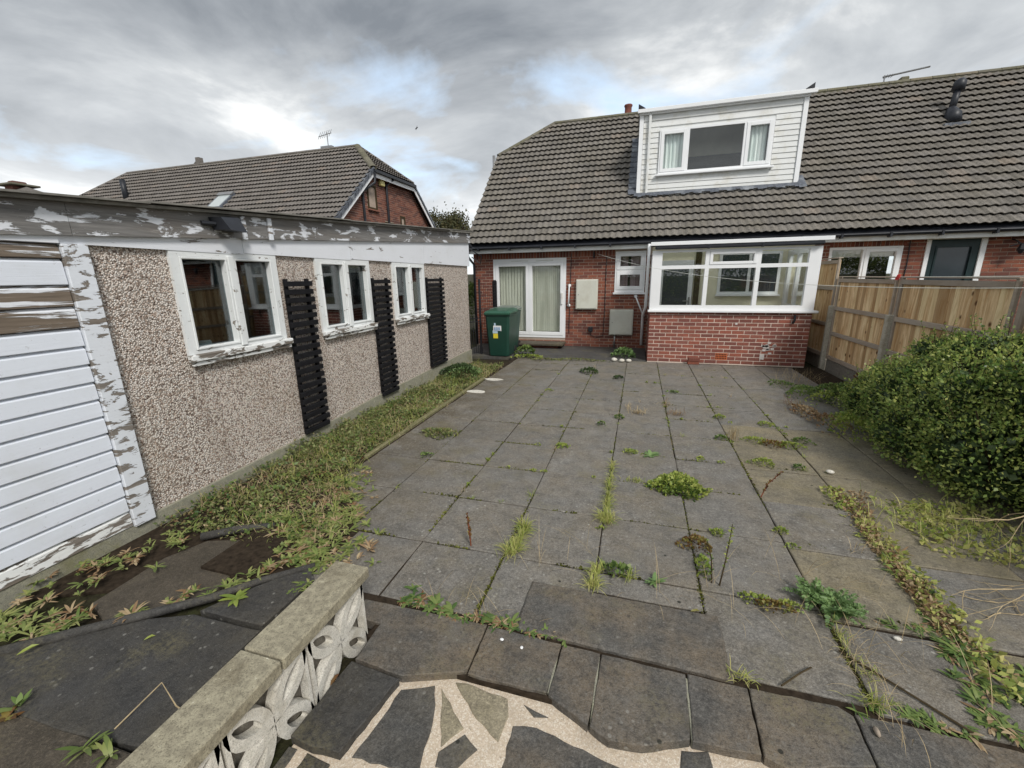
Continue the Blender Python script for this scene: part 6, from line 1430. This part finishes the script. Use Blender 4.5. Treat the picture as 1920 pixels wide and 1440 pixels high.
# small loose things
def pebble(x, y, r, z, mat, name, label, cat, s=(1, 1, .6)):
    import mathutils
    b = MB(); n = 7; vs = []
    for i in range(5):
        th = math.pi*i/4
        for k in range(n): a = 2*math.pi*k/n; q = 1+R.uniform(-.12, .12); vs.append((x+r*s[0]*q*math.sin(th)*math.cos(a), y+r*s[1]*q*math.sin(th)*math.sin(a), z+r*s[2]*(1-math.cos(th))))
    b.add(vs, [(i*n+k, i*n+(k+1) % n, (i+1)*n+(k+1) % n, (i+1)*n+k) for i in range(4) for k in range(n)]); tag(b.build(name, MAT[mat], None, True), label, cat)
pebble(-.43, 9.08, .07, 0, 'block', 'stone', 'leftmost white stone before the nettle clump', 'stone'); pebble(-.27, 9.02, .065, 0, 'block', 'stone', 'middle white stone before the nettle clump', 'stone'); pebble(-.13, 9.05, .06, 0, 'block', 'stone', 'rightmost white stone before the nettle clump', 'stone')
pebble(1.0, 1.62, .018, .004, 'rail', 'snail_shell', 'brown snail shell on the front border slab, far right', 'shell', (.6, 1.2, .6)); pebble(-.57, 1.65, .010, .004, 'white_print', 'bird_dropping', 'left of two white spots on the front border slab', 'spot', (1.1, 1, .15)); pebble(-.46, 1.63, .009, .004, 'white_print', 'bird_dropping', 'right of two white spots on the front border slab', 'spot', (1, 1.1, .15))
pebble(1.76, 4.18, .035, 0, 'block', 'crumpled_wrapper', 'white crumpled scrap on the slab beside the hedge', 'litter', (1, .8, .5)); pebble(1.33, 2.18, .018, 0, 'block', 'paper_scrap', 'white paper scrap at the lower right weeds', 'litter', (1.2, .8, .4))
def flat_leaf(x, y, z, L_, a, mat, label):
    D = Vector((math.cos(a), math.sin(a), .1)); S = Vector((-math.sin(a), math.cos(a), 0)); p = Vector((x, y, z))
    vs = [p, p+D*L_*.3+S*L_*.16+Vector((0, 0, .006)), p+D*L_*.7+S*L_*.15+Vector((0, 0, .01)), p+D*L_, p+D*L_*.7-S*L_*.15+Vector((0, 0, .01)), p+D*L_*.3-S*L_*.16+Vector((0, 0, .006)), p+D*L_*.5]
    tag(MB().add([tuple(v) for v in vs], [(0, 1, 6, 5), (1, 2, 3, 6), (5, 6, 3, 4)]).build('fallen_leaf', MAT[mat]), label, 'leaf')
flat_leaf(-2.34, 1.15, .006, .05, .8, 'leaf_lime', 'yellow fallen leaf on the middle of the black slab'); flat_leaf(-2.82, .90, .03, .08, 1.1, 'leaf_lime', 'long pale leaf across the edging at the far left'); flat_leaf(-1.24, 1.2, .006, .06, 1.5, 'leaf_red', 'orange leaf caught at the foot of the pierced wall'); flat_leaf(.36, 2.08, .02, .05, .2, 'leaf_red', 'orange leaf at the back corner of the cemented slab')
# loose bricks by the lean-to wall
for k, (x, z, lab) in enumerate(((1.03, .003, 'lower of two loose bricks at the foot of the lean-to wall'), (1.04, .069, 'upper of two loose bricks at the foot of the lean-to wall'))):
    tag(MB().box(x, x+.215, 9.06-.01*k, 9.165, z, z+.065, .004).build('loose_brick', MAT['brick_old']), lab, 'brick')
# two pale cement patches on the slabs near the bin
for x, y, lab in ((-2.42, 6.95, 'farther pale cement patch on the slabs near the bin'), (-2.42, 6.1, 'nearer pale cement patch on the slabs near the bed')):
    q = [(x+.17*math.cos(a)*R.uniform(.8, 1.1), y+.10*math.sin(a)*R.uniform(.8, 1.1)) for a in np.linspace(0, 6.0, 11)]
    tag(MB().prism(q, -.002, .0055, .001).build('cement_patch', MAT['block']), lab, 'patch')
# potted-like weeds in the black joint between left slabs
weed('weed', 'broad leaved weed in the joint at the lower left corner', 'weed', [('leaves', 'leaf_green', [rosette(-2.50, .75, 9, .07, .020, 0, 1.2, .3)]), ('old_leaves', 'leaf_red', [rosette(-2.47, .71, 8, .06, .02)])], (-2.5, .75, 0))
weed('weed', 'spiky leaved weed beside the coping at the bottom of the picture', 'weed', [('leaves', 'leaf_strap', [rosette(-2.0, .72, 14, .09, .016, 0, .8, .4), rosette(-1.88, .73, 12, .09, .015, 0, .9, .5)])], (-1.95, .72, 0))
weed('weed', 'lone light green rosette on the upper black slab', 'weed', [('leaves', 'leaf_lime', [rosette(-2.13, 1.50, 11, .10, .026, .01, .5, .4)])], (-2.13, 1.5, 0))

# shrub and wall seen down the passage; tree beyond
weed('shrub', 'bright green climber down the side passage behind the gate', 'shrub', [('foliage', 'leaf_green', [mound(-5.0, 12.6, .35, .5, 1.7, 1600, .07)])], (-5, 12.6, 0))
pf = MB().box(-6.2, -4.85, 14.0, 14.1, 0, 1.9); tag(pf.build('boundary_wall', MAT['plinth']), 'grey rendered wall at the end of the side passage', 'wall')
def tree(x, y, zc, r, lab, n=5200):
    t_ = thing('tree', lab, 'tree', (x, y, 0)); b = MB(); b.tube([(x, y, -.1), (x+.1, y, 2), (x, y, zc-r*.3)], [.28, .2, .12], 8)
    for k in range(9):
        a = R.uniform(0, 6.28); b.tube([(x, y, zc-r*.6), (x+math.cos(a)*r*.5, y+math.sin(a)*r*.5, zc), (x+math.cos(a)*r*.85, y+math.sin(a)*r*.85, zc+R.uniform(-.2, .7)*r)], [.09, .05, .02], 5)
    b.build('trunk', MAT['darkstem'], t_)
    cs = np.array([[R.gauss(0, .5), R.gauss(0, .5), R.uniform(-.6, .75)] for _ in range(26)]); nrm = np.linalg.norm(cs, axis=1); cs = cs/np.maximum(nrm, 1)[:, None]*.72
    ch = rs.randint(0, 26, n); P = np.array([x, y, zc])+r*(cs[ch]+rs.normal(size=(n, 3))*.15); g = VG(); g.add(*leaf_quads(P, rot_basis(n, 1), .16, .7)); g.build('crown', MAT['leaf_tree'], t_, (x, y, 0))
tree(-14.5, 32, 5.2, 2.1, 'round autumn tree in the gap between the two houses', 7000)
# hedge and fence behind the camera (only met in reflections)
weed('boundary_hedge', 'long hedge at the far end of the garden behind the viewer', 'hedge', [('foliage', 'leaf_hedge', [mound(3, -8.5, 15, .8, 3.3, 34000, .13)])], (0, -7.5, 0))
# bird
bd = MB(); c0 = Vector((-7.59*1.6, 14.5*1.6, CAM_H+(6.768-CAM_H)*1.6)); bd.tube([c0+Vector((-.09, 0, -.05)), c0, c0+Vector((.09, 0, .02))], [.01, .03, .01], 6); bd.tube([c0+Vector((0, .02, .0)), c0+Vector((.02, .05, .14))], [.03, .004], 5); bd.tube([c0, c0+Vector((-.02, -.05, -.12))], [.03, .004], 5)
tag(bd.build('bird', MAT['iron']), 'small dark bird flying between the two roofs', 'bird')
print('objects', len(bpy.data.objects), 'tris', sum(len(o.data.polygons)*2 for o in bpy.data.objects if o.type == 'MESH'))
